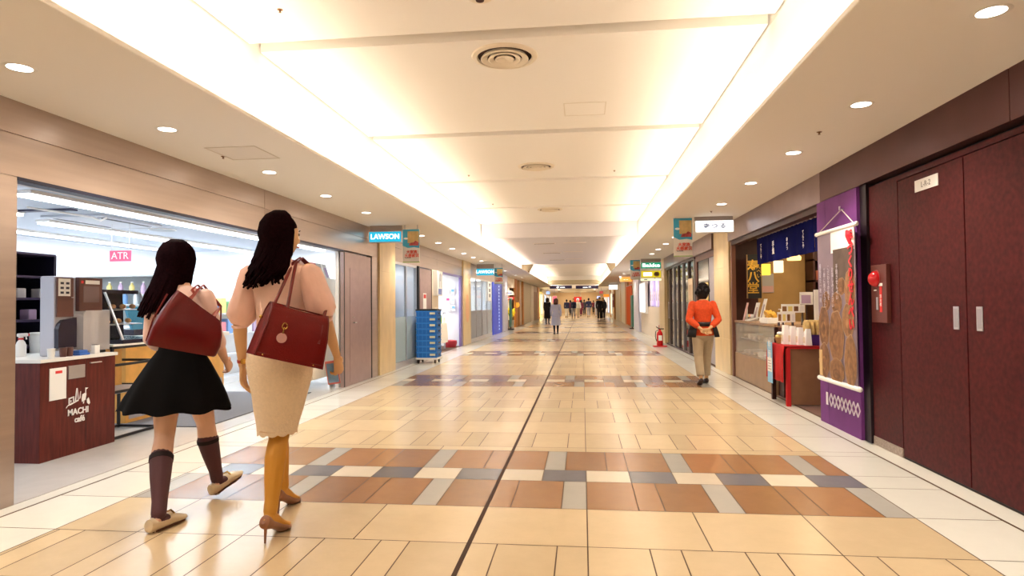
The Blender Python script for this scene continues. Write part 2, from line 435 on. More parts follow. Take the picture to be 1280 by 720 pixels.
# convenience store interior
SX, SY0, SY1, SH = -8.6, 3.3, 12.0, 2.40
wbox('wall_left', SX - .1, SX, SY0, SY1, 0, 2.6, M_white)
wbox('wall_left', SX, -3.95, SY0 - .1, SY0, 0, 2.6, M_white)
wbox('wall_left', SX, -3.95, SY1, SY1 + .1, 0, 2.6, M_white)
M_sceil = mat('store ceiling', (0.44, 0.49, 0.58), .6)
wbox('ceiling', SX, -3.9, SY0, SY1, SH, SH + .1, M_sceil)
wbox('floor', SX, -3.705, SY0, SY1, -.0018, .0008, mat('store floor', (0.62, 0.60, 0.58), .14, var=.03))
wbox('wall_left', -3.85, -3.80, 9.5, SY1, 0, SH, M_white)
M_tube = emi('store tube', (.92, .96, 1), 6)
def line_light(p, q, label, w=.07):
    mid = (Vector((*p, SH)) + Vector((*q, SH))) / 2
    t = thing('line_light', label, 'light', (mid.x, mid.y, SH), 0, 'line lights in the store')
    d = (Vector((*q, 0)) - Vector((*p, 0))).normalized(); n = Vector((-d.y, d.x, 0))
    P, Q = Vector((p[0], p[1], SH)), Vector((q[0], q[1], SH))
    for mm, w_, z0, z1, nm in ((M_whitec, w * 1.4, -.035, -0.001, 'housing'), (M_tube, w, -.06, -.035, 'diffuser')):
        G().prism([(-w_, z0), (w_, z0), (w_, z1), (-w_, z1)], P, n, ZP, Q - P).obj(nm, mm, t)
    ln = (Q - P).length
    area('store_lamp', mid + Vector((0, 0, -.08)), .2, ln, 6.5 * ln, (.86, .95, 1))
line_light((-5.25, 5.37), (-5.05, 11.8), 'long white ceiling line light closest to the store opening')
line_light((-6.75, 7.2), (-6.6, 11.8), 'white ceiling line light deeper in the store, behind the first')
line_light((-6.55, 3.6), (-6.45, 6.55), 'short white line light at the left edge above the dark shelf')
line_light((-7.9, 4.0), (-7.9, 11.8), 'rearmost white line light along the back of the store', .05)
# cassette and vent, speakers in that ceiling
t = thing('air_conditioner', 'grey square air conditioner cassette in the store ceiling', 'air conditioner', (-6.1, 7.4, SH))
box(-6.5, -5.7, 6.9, 8.0, SH - .03, SH - .001, .01).obj('cover', mat('ac cover', (.5, .53, .6), .5), t)
box(-6.42, -6.36, 7.0, 7.9, SH - .034, SH - .028).obj('louvre', M_black, t); box(-5.84, -5.78, 7.0, 7.9, SH - .034, SH - .028).obj('louvre', M_black, t)
t = thing('ceiling_slot', 'dark slot with a white hook rail in the store ceiling', 'vent', (-6.2, 6.3, SH))
box(-6.6, -5.7, 6.45, 6.55, SH - .02, SH - .001).obj('slot', mat('navy slot', (.02, .02, .06), .5), t)
G().tube([(-6.0, 6.2, SH - .02), (-5.7, 6.75, SH - .06), (-5.6, 6.78, SH - .1), (-5.56, 6.82, SH - .06)], .012, 8).obj('rail', M_whitec, t, True)
for px, py, lab in ((171, 283, 'first round grey speaker disc in the store ceiling'), (203, 287, 'second round grey speaker disc in the store ceiling')):
    p = onz(px, py, SH); t = thing('ceiling_speaker', lab, 'speaker', p, 0, 'speaker discs in the store ceiling')
    G().lathe([(.17, 0), (.17, -.01), (.15, -.016), (.001, -.016)], p, 28).obj('grille', mat('speaker grey', (.35, .38, .42), .6), t); G().lathe([(.18, 0), (.185, -.008), (.17, -.012)], p, 28, cap=False).obj('rim', M_whitec, t)

# ---- coffee counter
M_wood = mat('dark red wood laminate', (0.11, 0.018, 0.013), .4, var=.3, vscale=6, stretch=(6, 6, .7), spec=.25)
CT = .855
cx1, cy0, cy1 = -4.45, 4.74, 5.58
t = thing('coffee_counter', 'dark red wood coffee counter with a white top and white logo', 'counter', ((cx1 - .35), (cy0 + cy1) / 2, 0))
body = box(cx1 - .75, cx1, cy0, cy1, 0.0, CT - .03, .004).obj('body', M_wood, t)
box(cx1 - .77, cx1 + .02, cy0 - .02, cy1 + .01, CT - .03, CT, .006).obj('worktop', M_whitec, t)
box(cx1 - .0, cx1 + .006, 4.83, 5.0, .50, .77).obj('notice', M_paper, t)
box(cx1 + .006, cx1 + .0075, 4.885, 4.955, .722, .745).obj('notice_stamp', M_red, t)
box(cx1, cx1 + .012, 5.02, 5.2, .66, .775, .003).obj('metal_flap', mat('satin metal', (.45, .42, .42), .4, .7), t)
G().box(cx1, cx1 + .02, 5.26, 5.39, .775, .785, .003).obj('drawer_pull', M_alu, t)
G().box(cx1 - .001, cx1 + .0012, 5.225, 5.229, .05, .82).obj('door_gap', M_black, t)
g = G(); xo = cx1 + .002
s_ = .0042
oy, oz = 5.02, .445
def poly(pts): g.prism([(a * s_, b * s_) for a, b in pts], (xo, oy, oz), YP, ZP, (.003, 0, 0))
# skyline logo: ground stroke, low house, spire, small tower, pail and trees
poly([(-4, -8), (0, -4), (8, -3), (14, -1), (28, 3), (28, 6), (14, 2), (2, -1), (-4, -6)])
for q_ in ([(2, 0), (5, 0), (5, 9), (2, 9)], [(2, 9), (16, 12), (16, 14), (2, 12)], [(13, 3), (16, 3), (16, 12), (13, 12)], [(7, 2), (9, 2), (9, 7), (7, 7)], [(18, 4), (21, 4), (24, 30), (22, 30)],
           [(26, 6), (28, 6), (25, 30), (24, 30)], [(30, 6), (33, 8), (34, 22), (32.5, 22)], [(37, -1), (46, 2), (49, 15), (44, 17), (38, 15), (36, 6)], [(46, 15), (48, 15), (48, 28), (46, 28)],
           [(48, 24), (54, 27), (48, 28)], [(50, 2), (55, 6), (57, 1), (59, -6), (56, -9), (51, -5)], [(40, -5), (42, -5), (43, 0), (41, 0)]):
    poly(q_)
g.text('MACHI', .075, (cx1 + .004, 5.135, .365), YP, ZP, .0015, bold=.002); g.text('café', .072, (cx1 + .004, 5.15, .295), YP, ZP, .0015, bold=.002)
g.obj('logo', mat('logo white', (.85, .83, .82), .5), t)

# coffee machines
M_mgrey = mat('machine grey', (0.48, 0.47, 0.52), .35, .3)
M_mdark = mat('machine black', (0.02, 0.014, 0.03), .25)
M_mbrn = mat('machine brown', (0.13, 0.05, 0.04), .3)
def put(name, label, cat, loc, group=None): return thing(name, label, cat, loc, 0, group)
t = put('coffee_machine', 'tall grey coffee machine with a black curved dispenser front', 'coffee machine', (-4.67, 5.12, CT))
box(-4.725, -4.58, 5.02, 5.22, CT, 1.56, .015).obj('body', M_mgrey, t)
f = box(-4.58, -4.565, 5.03, 5.21, 1.2, 1.55, .004).obj('front_panel', M_mbrn, t)
box(-4.565, -4.562, 5.04, 5.17, 1.385, 1.54).obj('instruction_sheet', M_paper, f)
g = G()
for k in range(3):
    for j in range(2): g.box(-4.562, -4.5605, 5.06 + j * .06, 5.095 + j * .06, 1.405 + k * .042, 1.425 + k * .042)
g.obj('sheet_print', M_ink, f)
G().lathe([(.012, 0), (.012, .006), (.001, .006)], (-4.562, 5.195, 1.37), 12).obj('button', M_alu, f)
G().prism([(0, .07), (0, .24), (.02, .29), (.06, .32), (.2, .34), (.2, .07)], (-4.582, 5.02, CT), YP, ZP, (.04, 0, 0)).obj('dispenser_bay', M_mdark, t)
box(-4.60, -4.53, 5.02, 5.22, CT, CT + .05, .01).obj('drip_tray', M_mgrey, t)
t = put('coffee_machine', 'second coffee machine with a brown touch screen front', 'coffee machine', (-4.66, 5.43, CT))
box(-4.74, -4.62, 5.28, 5.575, CT, 1.56, .012).obj('body', mat('machine silver', (.62, .62, .66), .35, .3), t)
f = box(-4.62, -4.58, 5.29, 5.57, 1.25, 1.56, .006).obj('front_panel', M_mbrn, t)
box(-4.58, -4.577, 5.335, 5.525, 1.33, 1.48).obj('screen', mat('screen', (.22, .15, .15), .2), f)
box(-4.58, -4.5765, 5.36, 5.53, 1.5, 1.535).obj('label_strip', M_paper, f); box(-4.58, -4.576, 5.31, 5.335, 1.505, 1.53).obj('red_mark', M_red, f)
G().prism([(0, 0), (0, .33), (.03, .37), (.32, .37), (.32, 0)], (-4.50, 5.24, CT + .03), YP, ZP, (.006, 0, 0)).box(-4.62, -4.50, 5.24, 5.246, CT + .03, 1.22).obj('splash_cover', mat('smoky acrylic', (.6, .55, .55), .1, alpha=.45), t)
box(-4.66, -4.54, 5.29, 5.57, CT, CT + .03, .008).obj('drip_tray', M_black, t)
# small things on the counter
def spray_bottle(px, py, label):
    p = onz(px, py, CT)
    t = put('spray_bottle', label, 'spray bottle', p)
    G().lathe([(.038, 0), (.04, .01), (.04, .1), (.03, .13), (.014, .15), (.014, .165)], p, 20).obj('bottle', M_paper, t, True)
    G().box(p.x - .016, p.x + .016, p.y - .03, p.y + .06, p.z + .175, p.z + .205, .008).tube([p + Vector((0, .05, .18)), p + Vector((0, .055, .15))], .006, 8).cyl(p + Vector((0, 0, .16)), p + Vector((0, 0, .18)), .018).obj('trigger_head', M_paper, t, True)
    G().cyl(p + Vector((0, .06, .19)), p + Vector((0, .075, .19)), .013).lathe([(.02, .15), (.02, .165)], p, 16).obj('red_nozzle', M_red, t, True)
spray_bottle(26, 446, 'white spray bottle with a red nozzle at the left end of the counter')
p = onz(40, 442, CT); t = put('wipe_tub', 'white plastic tub beside the spray bottle', 'tub', p + Vector((-.05, .1, 0)))
q = p + Vector((-.05, .1, 0)); G().lathe([(.052, 0), (.06, .16), (.058, .17)], q, 24).obj('tub', M_paper, t, True); G().lathe([(.063, .165), (.063, .185), (.05, .195), (.001, .195)], q, 24).obj('lid', M_whitec, t, True)
for i, (px, py, m_, lab) in enumerate(((64, 444, M_whitec, 'small pale cup on the counter, leftmost of the row'), (79, 443, M_mbrn, 'small brown cup on the counter, middle of the row'), (87, 442.5, M_mbrn, 'small brown cup on the counter, rightmost of the row'))):
    p = Vector((-4.493, onx(px, 430, -4.493).y, CT)); t = put('paper_cup', lab, 'cup', p, 'cups on the coffee counter')
    G().lathe([(.024, 0), (.03, .075), (.032, .078), (.03, .08)], p, 18).obj('cup', m_, t, True); G().lathe([(.029, .06), (.001, .06)], p, 18, cap=True).obj('inside', M_mdark, t)
p = Vector((-4.50, onx(101, 430, -4.5).y, CT)); t = put('cloth', 'folded blue cloth on the coffee counter', 'cloth', p)
g = G().box(p.x - .035, p.x + .045, p.y - .06, p.y + .06, p.z, p.z + .02, .009).box(p.x - .03, p.x + .035, p.y - .055, p.y + .045, p.z + .018, p.z + .045, .009)
g.obj('fold', mat('blue cloth', (.05, .16, .55), .8), t, True)
p = Vector((-4.495, onx(117, 430, -4.495).y, CT)); t = put('cup_holder', 'white box of lids right of the blue cloth', 'box', p)
box(p.x - .04, p.x + .04, p.y - .03, p.y + .03, p.z, p.z + .08, .005).obj('box', M_paper, t); box(p.x - .032, p.x + .032, p.y - .024, p.y + .024, p.z + .08, p.z + .085).obj('lids', M_mdark, t)
# dark shelf behind the counter
t = put('display_shelf', 'dark shelf unit with white packets left of the coffee machines', 'shelf', (-5.48, 5.35, 0))
g = G().box(-5.68, -5.63, 5.0, 5.75, 0, 1.8)
for y in (5.0, 5.72): g.box(-5.63, -5.23, y, y + .03, 0, 1.8)
g.obj('carcass', mat('navy carcass', (.015, .012, .04), .5), t)
for z in (.9, 1.15, 1.36, 1.57, 1.79):
    box(-5.63, -5.21, 5.03, 5.72, z, z + .02).obj('shelf_board', mat('shelf board', (.06, .04, .1), .4), t)
packs = [mat('pack %d' % i, c, .5) for i, c in enumerate(((.8, .78, .8), (.55, .4, .6), (.75, .25, .3), (.2, .35, .65), (.85, .7, .25), (.25, .55, .35)))]
for i in range(5):
    y = 5.1 + i * .12; z = 1.17 if i % 2 else 1.38 - .01
    o = box(-5.35, -5.25, y, y + .09, z, z + .1, .01).obj('packet', packs[i % 2]); tag(o, 'small packet on the dark shelf, %s from the left' % ['first', 'second', 'third', 'fourth', 'fifth'][i], 'packet', 'packets on the dark shelf')
# black framed rack with orange panels
M_or = mat('orange wood', (.80, .42, .10), .45, var=.1)
t = put('counter_rack', 'black metal rack with orange wood panels right of the coffee counter', 'rack', (-4.72, 5.95, 0))
g = G()
for x in (-4.95, -4.5):
    for y in (5.6, 6.26): g.box(x - .012, x + .012, y - .012, y + .012, 0, .9)
for z in (.02, .46, .72, .89):
    for x in (-4.95, -4.5): g.box(x - .012, x + .012, 5.6, 6.26, z - .012, z + .012)
    for y in (5.6, 6.26): g.box(-4.95, -4.5, y - .012, y + .012, z - .012, z + .012)
g.obj('frame', M_black, t)
box(-4.93, -4.9, 5.62, 6.24, .46, .88).obj('back_panel', M_or, t); box(-4.94, -4.51, 5.62, 6.24, .44, .46).obj('shelf', M_mgrey, t); box(-4.95, -4.49, 5.6, 6.26, .90, .92).obj('top', M_whitec, t)
t = put('service_counter', 'white topped store counter with orange front behind the rack', 'counter', (-5.2, 7.3, 0))
box(-5.6, -4.98, 6.4, 8.3, 0, .88, .004).obj('front', M_or, t); box(-5.65, -4.93, 6.35, 8.35, .88, .93, .006).obj('worktop', M_whitec, t); box(-4.98, -4.975, 6.45, 8.25, .05, .3).obj('kick_panel', M_mgrey, t)
# heated glass case
t = put('food_case', 'slanted glass food case with bright trim beside the coffee machines', 'display case', (-4.8, 6.05, .92))
g = G().box(-4.94, -4.5, 5.75, 6.25, .921, .96, .004).box(-4.94, -4.72, 5.75, 6.25, 1.42, 1.46, .004).box(-4.94, -4.93, 5.75, 6.25, .96, 1.42)
g.obj('frame', M_mdark, t)
G().prism([(0, 0), (.42, 0), (.22, .46), (0, .46)], (-4.93, 5.755, .96), XP, ZP, (0, .006, 0)).prism([(0, 0), (.42, 0), (.22, .46), (0, .46)], (-4.93, 6.24, .96), XP, ZP, (0, .006, 0)).quad((-4.51, 5.75, .96), (-4.51, 6.25, .96), (-4.71, 6.25, 1.42), (-4.71, 5.75, 1.42)).obj('glass', M_glass, t)
for yy in (5.75, 6.25): G().tube([(-4.505, yy, .96), (-4.705, yy, 1.43)], .012, 8).obj('trim', M_alu, t)
for z in (1.1, 1.25): box(-4.92, -4.66, 5.78, 6.22, z, z + .008).obj('tray', M_alu, t)
for i in range(6):
    y = 5.82 + i * .07; z = 1.258 if i % 2 else 1.108
    o = G().sph((-4.74, y, z + .028), (.035, .03, .026), 10, 6).obj('snack', mat('fried snack', (.75, .42, .2), .7), None, True); tag(o, 'small fried snack in the glass case, %s along' % ['first', 'second', 'third', 'fourth', 'fifth', 'sixth'][i], 'snack', 'snacks in the glass case')
# pink sign, back shelf with products, wall menu
t = put('promo_sign', 'pink sign with white letters above the back shelf', 'sign', (-6.5, 7.6, 1.85))
p0, p1 = ony(137, 327, 7.6), ony(163, 313, 7.6)
box(p0.x, p1.x, 7.6, 7.62, p0.z, p1.z).obj('board', mat('pink board', (.85, .12, .25), .5), t); G().text('ATR', .13, ((p0.x + p1.x) / 2, 7.597, (p0.z + p1.z) / 2), XP, ZP, .002).obj('lettering', M_paper, t)
G().tube([(p0.x + .02, 7.61, p1.z), (p0.x + .02, 7.61, SH)], .005, 6).tube([(p1.x - .02, 7.61, p1.z), (p1.x - .02, 7.61, SH)], .005, 6).obj('hanger', M_alu, t)
t = put('back_shelf', 'grey shelf unit with bottled goods along the rear of the store', 'shelf', (-6.9, 8.6, 0))
g = G().box(-7.7, -6.1, 8.8, 8.84, .9, 1.75)
for z in (.9, 1.2, 1.45, 1.73): g.box(-7.7, -6.1, 8.5, 8.82, z, z + .02)
for x in (-7.7, -6.12): g.box(x, x + .02, 8.5, 8.8, 0, 1.75)
g.obj('frame', mat('shelf grey', (.45, .48, .5), .5), t)
for r_, z in enumerate((1.22, 1.47)):
    for i in range(8):
        x = -7.5 + i * .18
        tt = put('bottle', '%s bottle from the left on the %s board of the grey shelf' % (['first', 'second', 'third', 'fourth', 'fifth', 'sixth', 'seventh', 'eighth'][i], ['lower', 'upper'][r_]), 'bottle', (x, 8.6, z), 'bottles on the grey back shelf')
        G().lathe([(.035, 0), (.035, .12), (.015, .15), (.015, .17)], (x, 8.6, z), 12).obj('body', packs[(i * 3 + r_) % 6], tt, True); G().lathe([(.017, .17), (.017, .19), (.001, .19)], (x, 8.6, z), 10).obj('cap', M_paper, tt)
# goods on the service counter: till, snack packets
t = put('cash_register', 'black cash register screen on the store counter', 'till', (-5.2, 6.7, .93))
box(-5.35, -5.1, 6.6, 6.85, .93, 1.0, .01).obj('base', M_mdark, t); G().prism([(0, 0), (.03, 0), (-.05, .26), (-.08, .26)], (-5.15, 6.6, 1.0), XP, ZP, (0, .25, 0)).obj('screen', mat('till screen', (.05, .2, .3), .2), t); G().cyl((-5.22, 6.72, 1.0), (-5.2, 6.72, 1.1), .02).obj('post', M_mdark, t)
for i in range(7):
    y = 6.95 + i * .19; h = .14 + .05 * (i % 3)
    o = box(-5.3, -5.12, y, y + .13, .93, .93 + h, .015).obj('snack_box', packs[(i * 2 + 1) % 6]); tag(o, 'snack box on the store counter, %s beyond the register' % ['first', 'second', 'third', 'fourth', 'fifth', 'sixth', 'seventh'][i], 'box', 'snack boxes on the store counter')
# long goods shelf seen between and beyond the two women
t = put('goods_gondola', 'low white goods shelf seen between the two women', 'shelf', (-6.2, 10.2, 0))
g = G().box(-6.5, -5.9, 9.4, 11.6, 0, .1).box(-6.22, -6.18, 9.4, 11.6, .1, 1.45)
for z in (.45, .8, 1.15): g.box(-6.45, -5.95, 9.4, 11.6, z, z + .02)
g.obj('frame', M_white, t)
for r_, z in enumerate((.82, 1.17)):
    for i in range(10):
        y = 9.45 + i * .21
        o = box(-6.1, -5.97, y, y + .15, z, z + .2 + .05 * ((i + r_) % 2), .012).obj('goods_box', packs[(i + r_ * 2) % 6])
        tag(o, '%s box along the %s board of the low white shelf' % (['first', 'second', 'third', 'fourth', 'fifth', 'sixth', 'seventh', 'eighth', 'ninth', 'tenth'][i], ['middle', 'top'][r_]), 'box', 'boxes on the low white shelf')
# beige cabinet inside the right end of the opening
t = put('goods_cabinet', 'tall beige cabinet on castors at the right end of the store opening', 'cabinet', (-4.3, 9.5, 0))
box(-4.7, -4.1, 8.75, 10.15, .14, 1.72, .006).obj('body', M_cream, t)
for y in (9.2, 9.68): box(-4.101, -4.098, y, y + .008, .16, 1.70).obj('panel_joint', mat('joint', (.45, .4, .35), .6), t)
for y in (8.8, 10.1):
    w = G().cyl((-4.17, y, .0635), (-4.13, y, .0635), .06, seg=18).obj('castor', M_black, t, True); G().box(-4.18, -4.12, y - .02, y + .02, .1, .14).obj('bracket', M_alu, w)
cols = [((.25, .02, .1), 'maroon'), ((.75, .55, .5), 'pale pink'), ((.8, .6, .1), 'yellow'), ((.7, .2, .2), 'red'), ((.7, .7, .68), 'grey'), ((.8, .75, .7), 'cream')]
for i, (c_, n_) in enumerate(cols):
    y = 8.85 + i * .2
    o = thing('magazine', '%s magazine standing on the beige cabinet' % n_, 'magazine', (-4.25, y, 1.72), 0, 'magazines on the beige cabinet')
    G().prism([(0, 0), (.03, 0), (-.05, .24), (-.08, .24)], (-4.18, y, 1.72), XP, ZP, (0, .17, 0)).obj('cover', mat('mag ' + n_, c_, .4), o)
    G().prism([(.031, .02), (.033, .02), (-.02, .18), (-.022, .18)], (-4.18, y + .04, 1.72), XP, ZP, (0, .07, 0)).obj('cover_picture', packs[(i + 2) % 6], o)
o = box(-6.6, -3.98, 6.3, 8.9, .001, .012, .003).obj('floor_mat', mat('charcoal mat', (.17, .17, .19), .9, bump=.3, bscale=200)); tag(o, 'charcoal grey entrance mat on the store floor', 'mat')

# ---- doors, pillars, glass fronts down the left side
def frame_door(n, x, y0, y1, z1, m, sgn):
    """steel door leaf set in the wall plane, recessed panel and lever"""
    g = box(min(x, x - sgn * .06), max(x, x - sgn * .06), y0, y1, 0, z1, .004); d = struct(g, 'door_%d' % n, m)
    iw = (y1 - y0)
    box(min(x, x + sgn * .004), max(x, x + sgn * .004), y0 + iw * .19, y1 - iw * .12, .05, z1 - .24).obj('raised_panel', mat('mauve panel', (.40, .29, .29), .34, .6, var=.06), d)
    G().box(x, x + sgn * .002, y0 - .0, y0 + .035, 0, z1).box(x, x + sgn * .0065, y1 - .03, y1, 0, z1).obj('edge_strip', M_black, d)
    hd = G().cyl((x, y0 + iw * .3, 1.0), (x + sgn * .04, y0 + iw * .3, 1.0), .01).box(x + sgn * .03 - .008, x + sgn * .03 + .008, y0 + iw * .3, y0 + iw * .3 + .09, .99, 1.01, .004).obj('handle', M_alu, d)
    G().lathe([(.02, 0), (.02, .008), (.001, .008)], (x + sgn * .003, y0 + iw * .3, 1.08), 12).obj('lock', M_alu, d)
    return d
frame_door(1, LX - .01, 9.5, 10.8, 2.12, M_mauve, 1)
def stone_pillar(y0, y1, x0, x1, name):
    g = G(); z = 0
    hs = [0, .62, 1.27, 1.9, SZ]
    for a, b in zip(hs, hs[1:]): g.box(x0, x1, y0, y1, a + .0015, b - .0015, .003)
    g.box(min(x0, x1) + .004, max(x0, x1) - .004, y0 + .004, y1 - .004, 0, SZ)
    return struct(g, name, M_stone)
stone_pillar(11.14, 12.1, LX - .3, LX + .03, 'wall_left')
def shopfront(n, y0, y1, z1, panes, x, sgn, frost=None, inner=None):
    """aluminium framed glass front"""
    w = struct(G().box(x - .03, x + .03, y0, y1, z1 - .05, z1).box(x - .03, x + .03, y0, y1, 0, .12), 'window_%d' % n, M_alu)
    k = (y1 - y0) / panes
    g = G()
    for i in range(panes + 1): g.box(x - .028, x + .028, y0 + i * k - .02, y0 + i * k + .02, .12, z1 - .05)
    g.obj('mullion', M_alu, w)
    for i in range(panes):
        box(x - .005, x + .005, y0 + i * k + .02, y0 + (i + 1) * k - .02, .12, z1 - .05).obj('pane', M_glass, w)
        if frost: box(x - .0065, x + .0065, y0 + i * k + .02, y0 + (i + 1) * k - .02, .12, z1 * .48).obj('frosted_band', frost, w)
    return w
M_frost = mat('blue grey film', (.45, .58, .66), .5, alpha=.75)
def lit_room(y0, y1, depth, side, h, col, power, lcol, wallm=None):
    wallm = wallm or M_white
    x0, x1 = (LX - depth, LX - .05) if side < 0 else (RW + .05, RW + depth)
    xb = x0 if side < 0 else x1
    nm = 'wall_left' if side < 0 else 'wall_right'
    wbox(nm, xb - .05, xb + .05, y0, y1, 0, h + .1, wallm)
    wbox(nm, x0, x1, y0 - .05, y0, 0, h + .1, wallm); wbox(nm, x0, x1, y1, y1 + .05, 0, h + .1, wallm)
    wbox('ceiling', x0, x1, y0, y1, h, h + .08, wallm)
    area('room_lamp', ((x0 + x1) / 2, (y0 + y1) / 2, h - .03), min(depth, 1.5) * .8, (y1 - y0) * .8, power, lcol)
lit_room(12.2, 15.25, 2.5, -1, 2.3, None, 24, (.9, .95, 1))
shopfront(1, 12.14, 13.8, 2.15, 2, LX - .02, 1, M_frost)
# shelves seen through that glass
t = put('drink_shelf', 'white shelf rack behind the first glass shop front', 'shelf', (-4.9, 13.9, 0))
g = G()
for z in (.3, .75, 1.2, 1.6): g.box(-5.1, -4.7, 13.1, 15, z, z + .02)
for y in (13.1, 14.98): g.box(-5.1, -4.7, y, y + .02, 0, 2.0)
g.obj('frame', M_alu, t)
for i in range(9):
    o = box(-4.95, -4.75, 13.2 + i * .19, 13.33 + i * .19, 1.22, 1.42, .01).obj('carton', packs[(i * 5) % 6]); tag(o, '%s carton along the rack behind the first glass front' % ['first', 'second', 'third', 'fourth', 'fifth', 'sixth', 'seventh', 'eighth', 'ninth'][i], 'carton', 'cartons behind the glass front')
struct(box(LX - .06, LX + .05, 13.8, 13.9, 0, 2.15), 'trim_5', M_black)
frame_door(2, LX - .01, 13.92, 15.26, 2.12, M_mauve, 1)
o = thing('door_notice', 'white notice with red heading on the mauve door by the crates', 'notice', (LX, 14.6, 1.25))
box(LX - .005, LX, 14.4, 14.7, 1.1, 1.55).obj('sheet', M_paper, o); box(LX, LX + .002, 14.44, 14.66, 1.43, 1.52).obj('heading', M_red, o)
wbox('wall_left', LX - .2, LX, 15.28, 15.97, 0, 2.15, M_cream)
t = put('wall_sign', 'tall white wall sign with a grey tooth shaped mark and blue letters', 'sign', (LX, 15.6, 1.55))
box(LX, LX + .12, 15.35, 15.95, 1.5, 2.13, .015).obj('box', M_whitec, t)
G().prism([(-.1, -.12), (-.13, .1), (-.1, .22), (0, .26), (.1, .22), (.13, .1), (.1, -.12), (.06, -.12), (.04, .05), (-.04, .05), (-.06, -.12)], (LX + .12, 15.65, 1.82), YP, ZP, (.003, 0, 0)).obj('emblem', mat('emblem grey', (.4, .42, .48), .5), t)
g = G()
for k_ in range(4): g.box(LX + .12, LX + .123, 15.46 + k_ * .1, 15.53 + k_ * .1, 1.53, 1.68)
g.obj('lettering', mat('sign blue', (.12, .2, .55), .5), t)
# bright clinic like opening with posters and a table
lit_room(15.98, 19.15, 2.2, -1, 2.2, None, 45, (.95, .97, 1))
struct(box(LX - .05, LX, 15.97, 19.2, 2.1, 2.16), 'trim_6', mat('violet frame', (.25, .2, .45), .4, .5))
struct(box(LX - .05, LX + .01, 18.9, 19.2, 0, 2.15), 'trim_7', mat('violet frame', (.25, .2, .45), .4, .5))
pc = [(.85, .87, .9), (.15, .4, .7), (.8, .1, .3), (.5, .7, .85)]
for i, (px, py) in enumerate(((560, 365), (566, 364), (560, 375), (566, 376), (561, 385), (567, 385))):
    p = ony(px, py, 19.1)
    o = thing('wall_poster', '%s poster in the %s row on the white wall past the crates' % (['left', 'right'][i % 2], ['top', 'middle', 'bottom'][i // 2]), 'poster', (p.x, p.y, p.z), 0, 'posters on the white wall')
    box(p.x - .06, p.x + .06, 19.08, 19.1, p.z - .09, p.z + .09).obj('sheet', M_paper, o)
    box(p.x - .045, p.x + .045, 19.076, 19.08, p.z - .02, p.z + .06).obj('picture', mat('poster tone %d' % (i % 4), pc[i % 4], .5), o)
t = put('display_table', 'small table under a cream cloth in the bright opening past the crates', 'table', (-4.25, 17.6, 0))
def cloth(x0, x1, y0, y1, ztop, drop, nseg=40, wav=.02):
    pts = []
    per = []
    for i in range(nseg):
        f_ = i / nseg * 4; k = int(f_); u_ = f_ - k
        c4 = [(x0, y0), (x1, y0), (x1, y1), (x0, y1)]
        a, b = c4[k], c4[(k + 1) % 4]; per.append((a[0] + (b[0] - a[0]) * u_, a[1] + (b[1] - a[1]) * u_))
    cx, cy = (x0 + x1) / 2, (y0 + y1) / 2
    top = [Vector((x, y, ztop)) for x, y in per]
    low = []
    for i, (x, y) in enumerate(per):
        n = Vector((x - cx, y - cy, 0)).normalized(); low.append(Vector((x, y, ztop - drop)) + n * (.02 + wav * (1 + math.sin(i * 2.2))))
    md = [(a + b) / 2 + (b - a) * .0 + Vector(((a.x - cx) * .03, (a.y - cy) * .03, 0)) for a, b in zip(top, low)]
    return G().rings([low, md, top], cap=True)
g = G()
for x in (-4.55, -3.98):
    for y in (17.25, 17.95): g.box(x - .02, x + .02, y - .02, y + .02, 0, .72)
g.box(-4.58, -3.95, 17.22, 17.98, .72, .74); g.obj('frame', M_alu, t)
o = cloth(-4.6, -3.93, 17.2, 18.0, .745, .55).obj('tablecloth', mat('cream cloth', (.82, .76, .66), .9), None, True); tag(o, 'cream cloth hanging in folds over the small table past the crates', 'tablecloth')
for i, y in enumerate((17.35, 17.55)):
    tt = put('green_bottle', '%s green bottle on the cream cloth' % ['nearer', 'farther'][i], 'bottle', (-4.05, y, .745), 'green bottles on the small table')
    G().lathe([(.07, 0), (.075, .02), (.075, .2), (.03, .27), (.03, .29)], (-4.05, y, .745), 16).obj('body', mat('lime liquid', (.35, .62, .02), .2), tt, True); G().lathe([(.034, .29), (.034, .33), (.001, .33)], (-4.05, y, .745), 12).obj('cap', M_paper, tt)
tt = put('pump_dispenser', 'white pump dispenser beside the green bottles', 'dispenser', (-4.0, 17.85, .745))
G().lathe([(.06, 0), (.06, .17), (.02, .21), (.02, .24)], (-4.0, 17.85, .745), 16).obj('body', M_paper, tt, True); G().cyl((-4.0, 17.85, .98), (-4.0, 17.85, 1.04), .008).box(-4.01, -3.93, 17.84, 17.86, 1.03, 1.05, .004).obj('pump', M_mdark, tt)
o = G().lathe([(.16, 0), (.2, .12), (.19, .2), (.05, .22)], (-3.95, 18.6, 0), 18).obj('red_bag', mat('red bag', (.45, .03, .05), .5), None, True); tag(o, 'small dark red bag on the floor behind the cloth covered table', 'bag')
stone_pillar(19.22, 20.5, LX - .3, LX + .04, 'wall_left')
o = thing('wall_poster', 'round orange poster on the stone pillar past the bright opening', 'poster', (LX + .04, 20.2, 1.3))
G().prism([(.32 * math.cos(a * PI / 12), .45 * math.sin(a * PI / 12)) for a in range(24)], (LX + .041, 19.85, 1.15), YP, ZP, (.004, 0, 0)).obj('disc', mat('orange print', (.85, .5, .28), .5), o)
lit_room(20.55, 25.6, 1.6, -1, 2.25, None, 36, (.88, .94, 1))
struct(box(LX - .1, LX, 19.2, 29, 2.2, SZ), 'wall_left', M_steel)
shopfront(2, 20.55, 25.6, 2.2, 4, LX - .02, 1, mat('grey film', (.5, .52, .55), .5, alpha=.8))
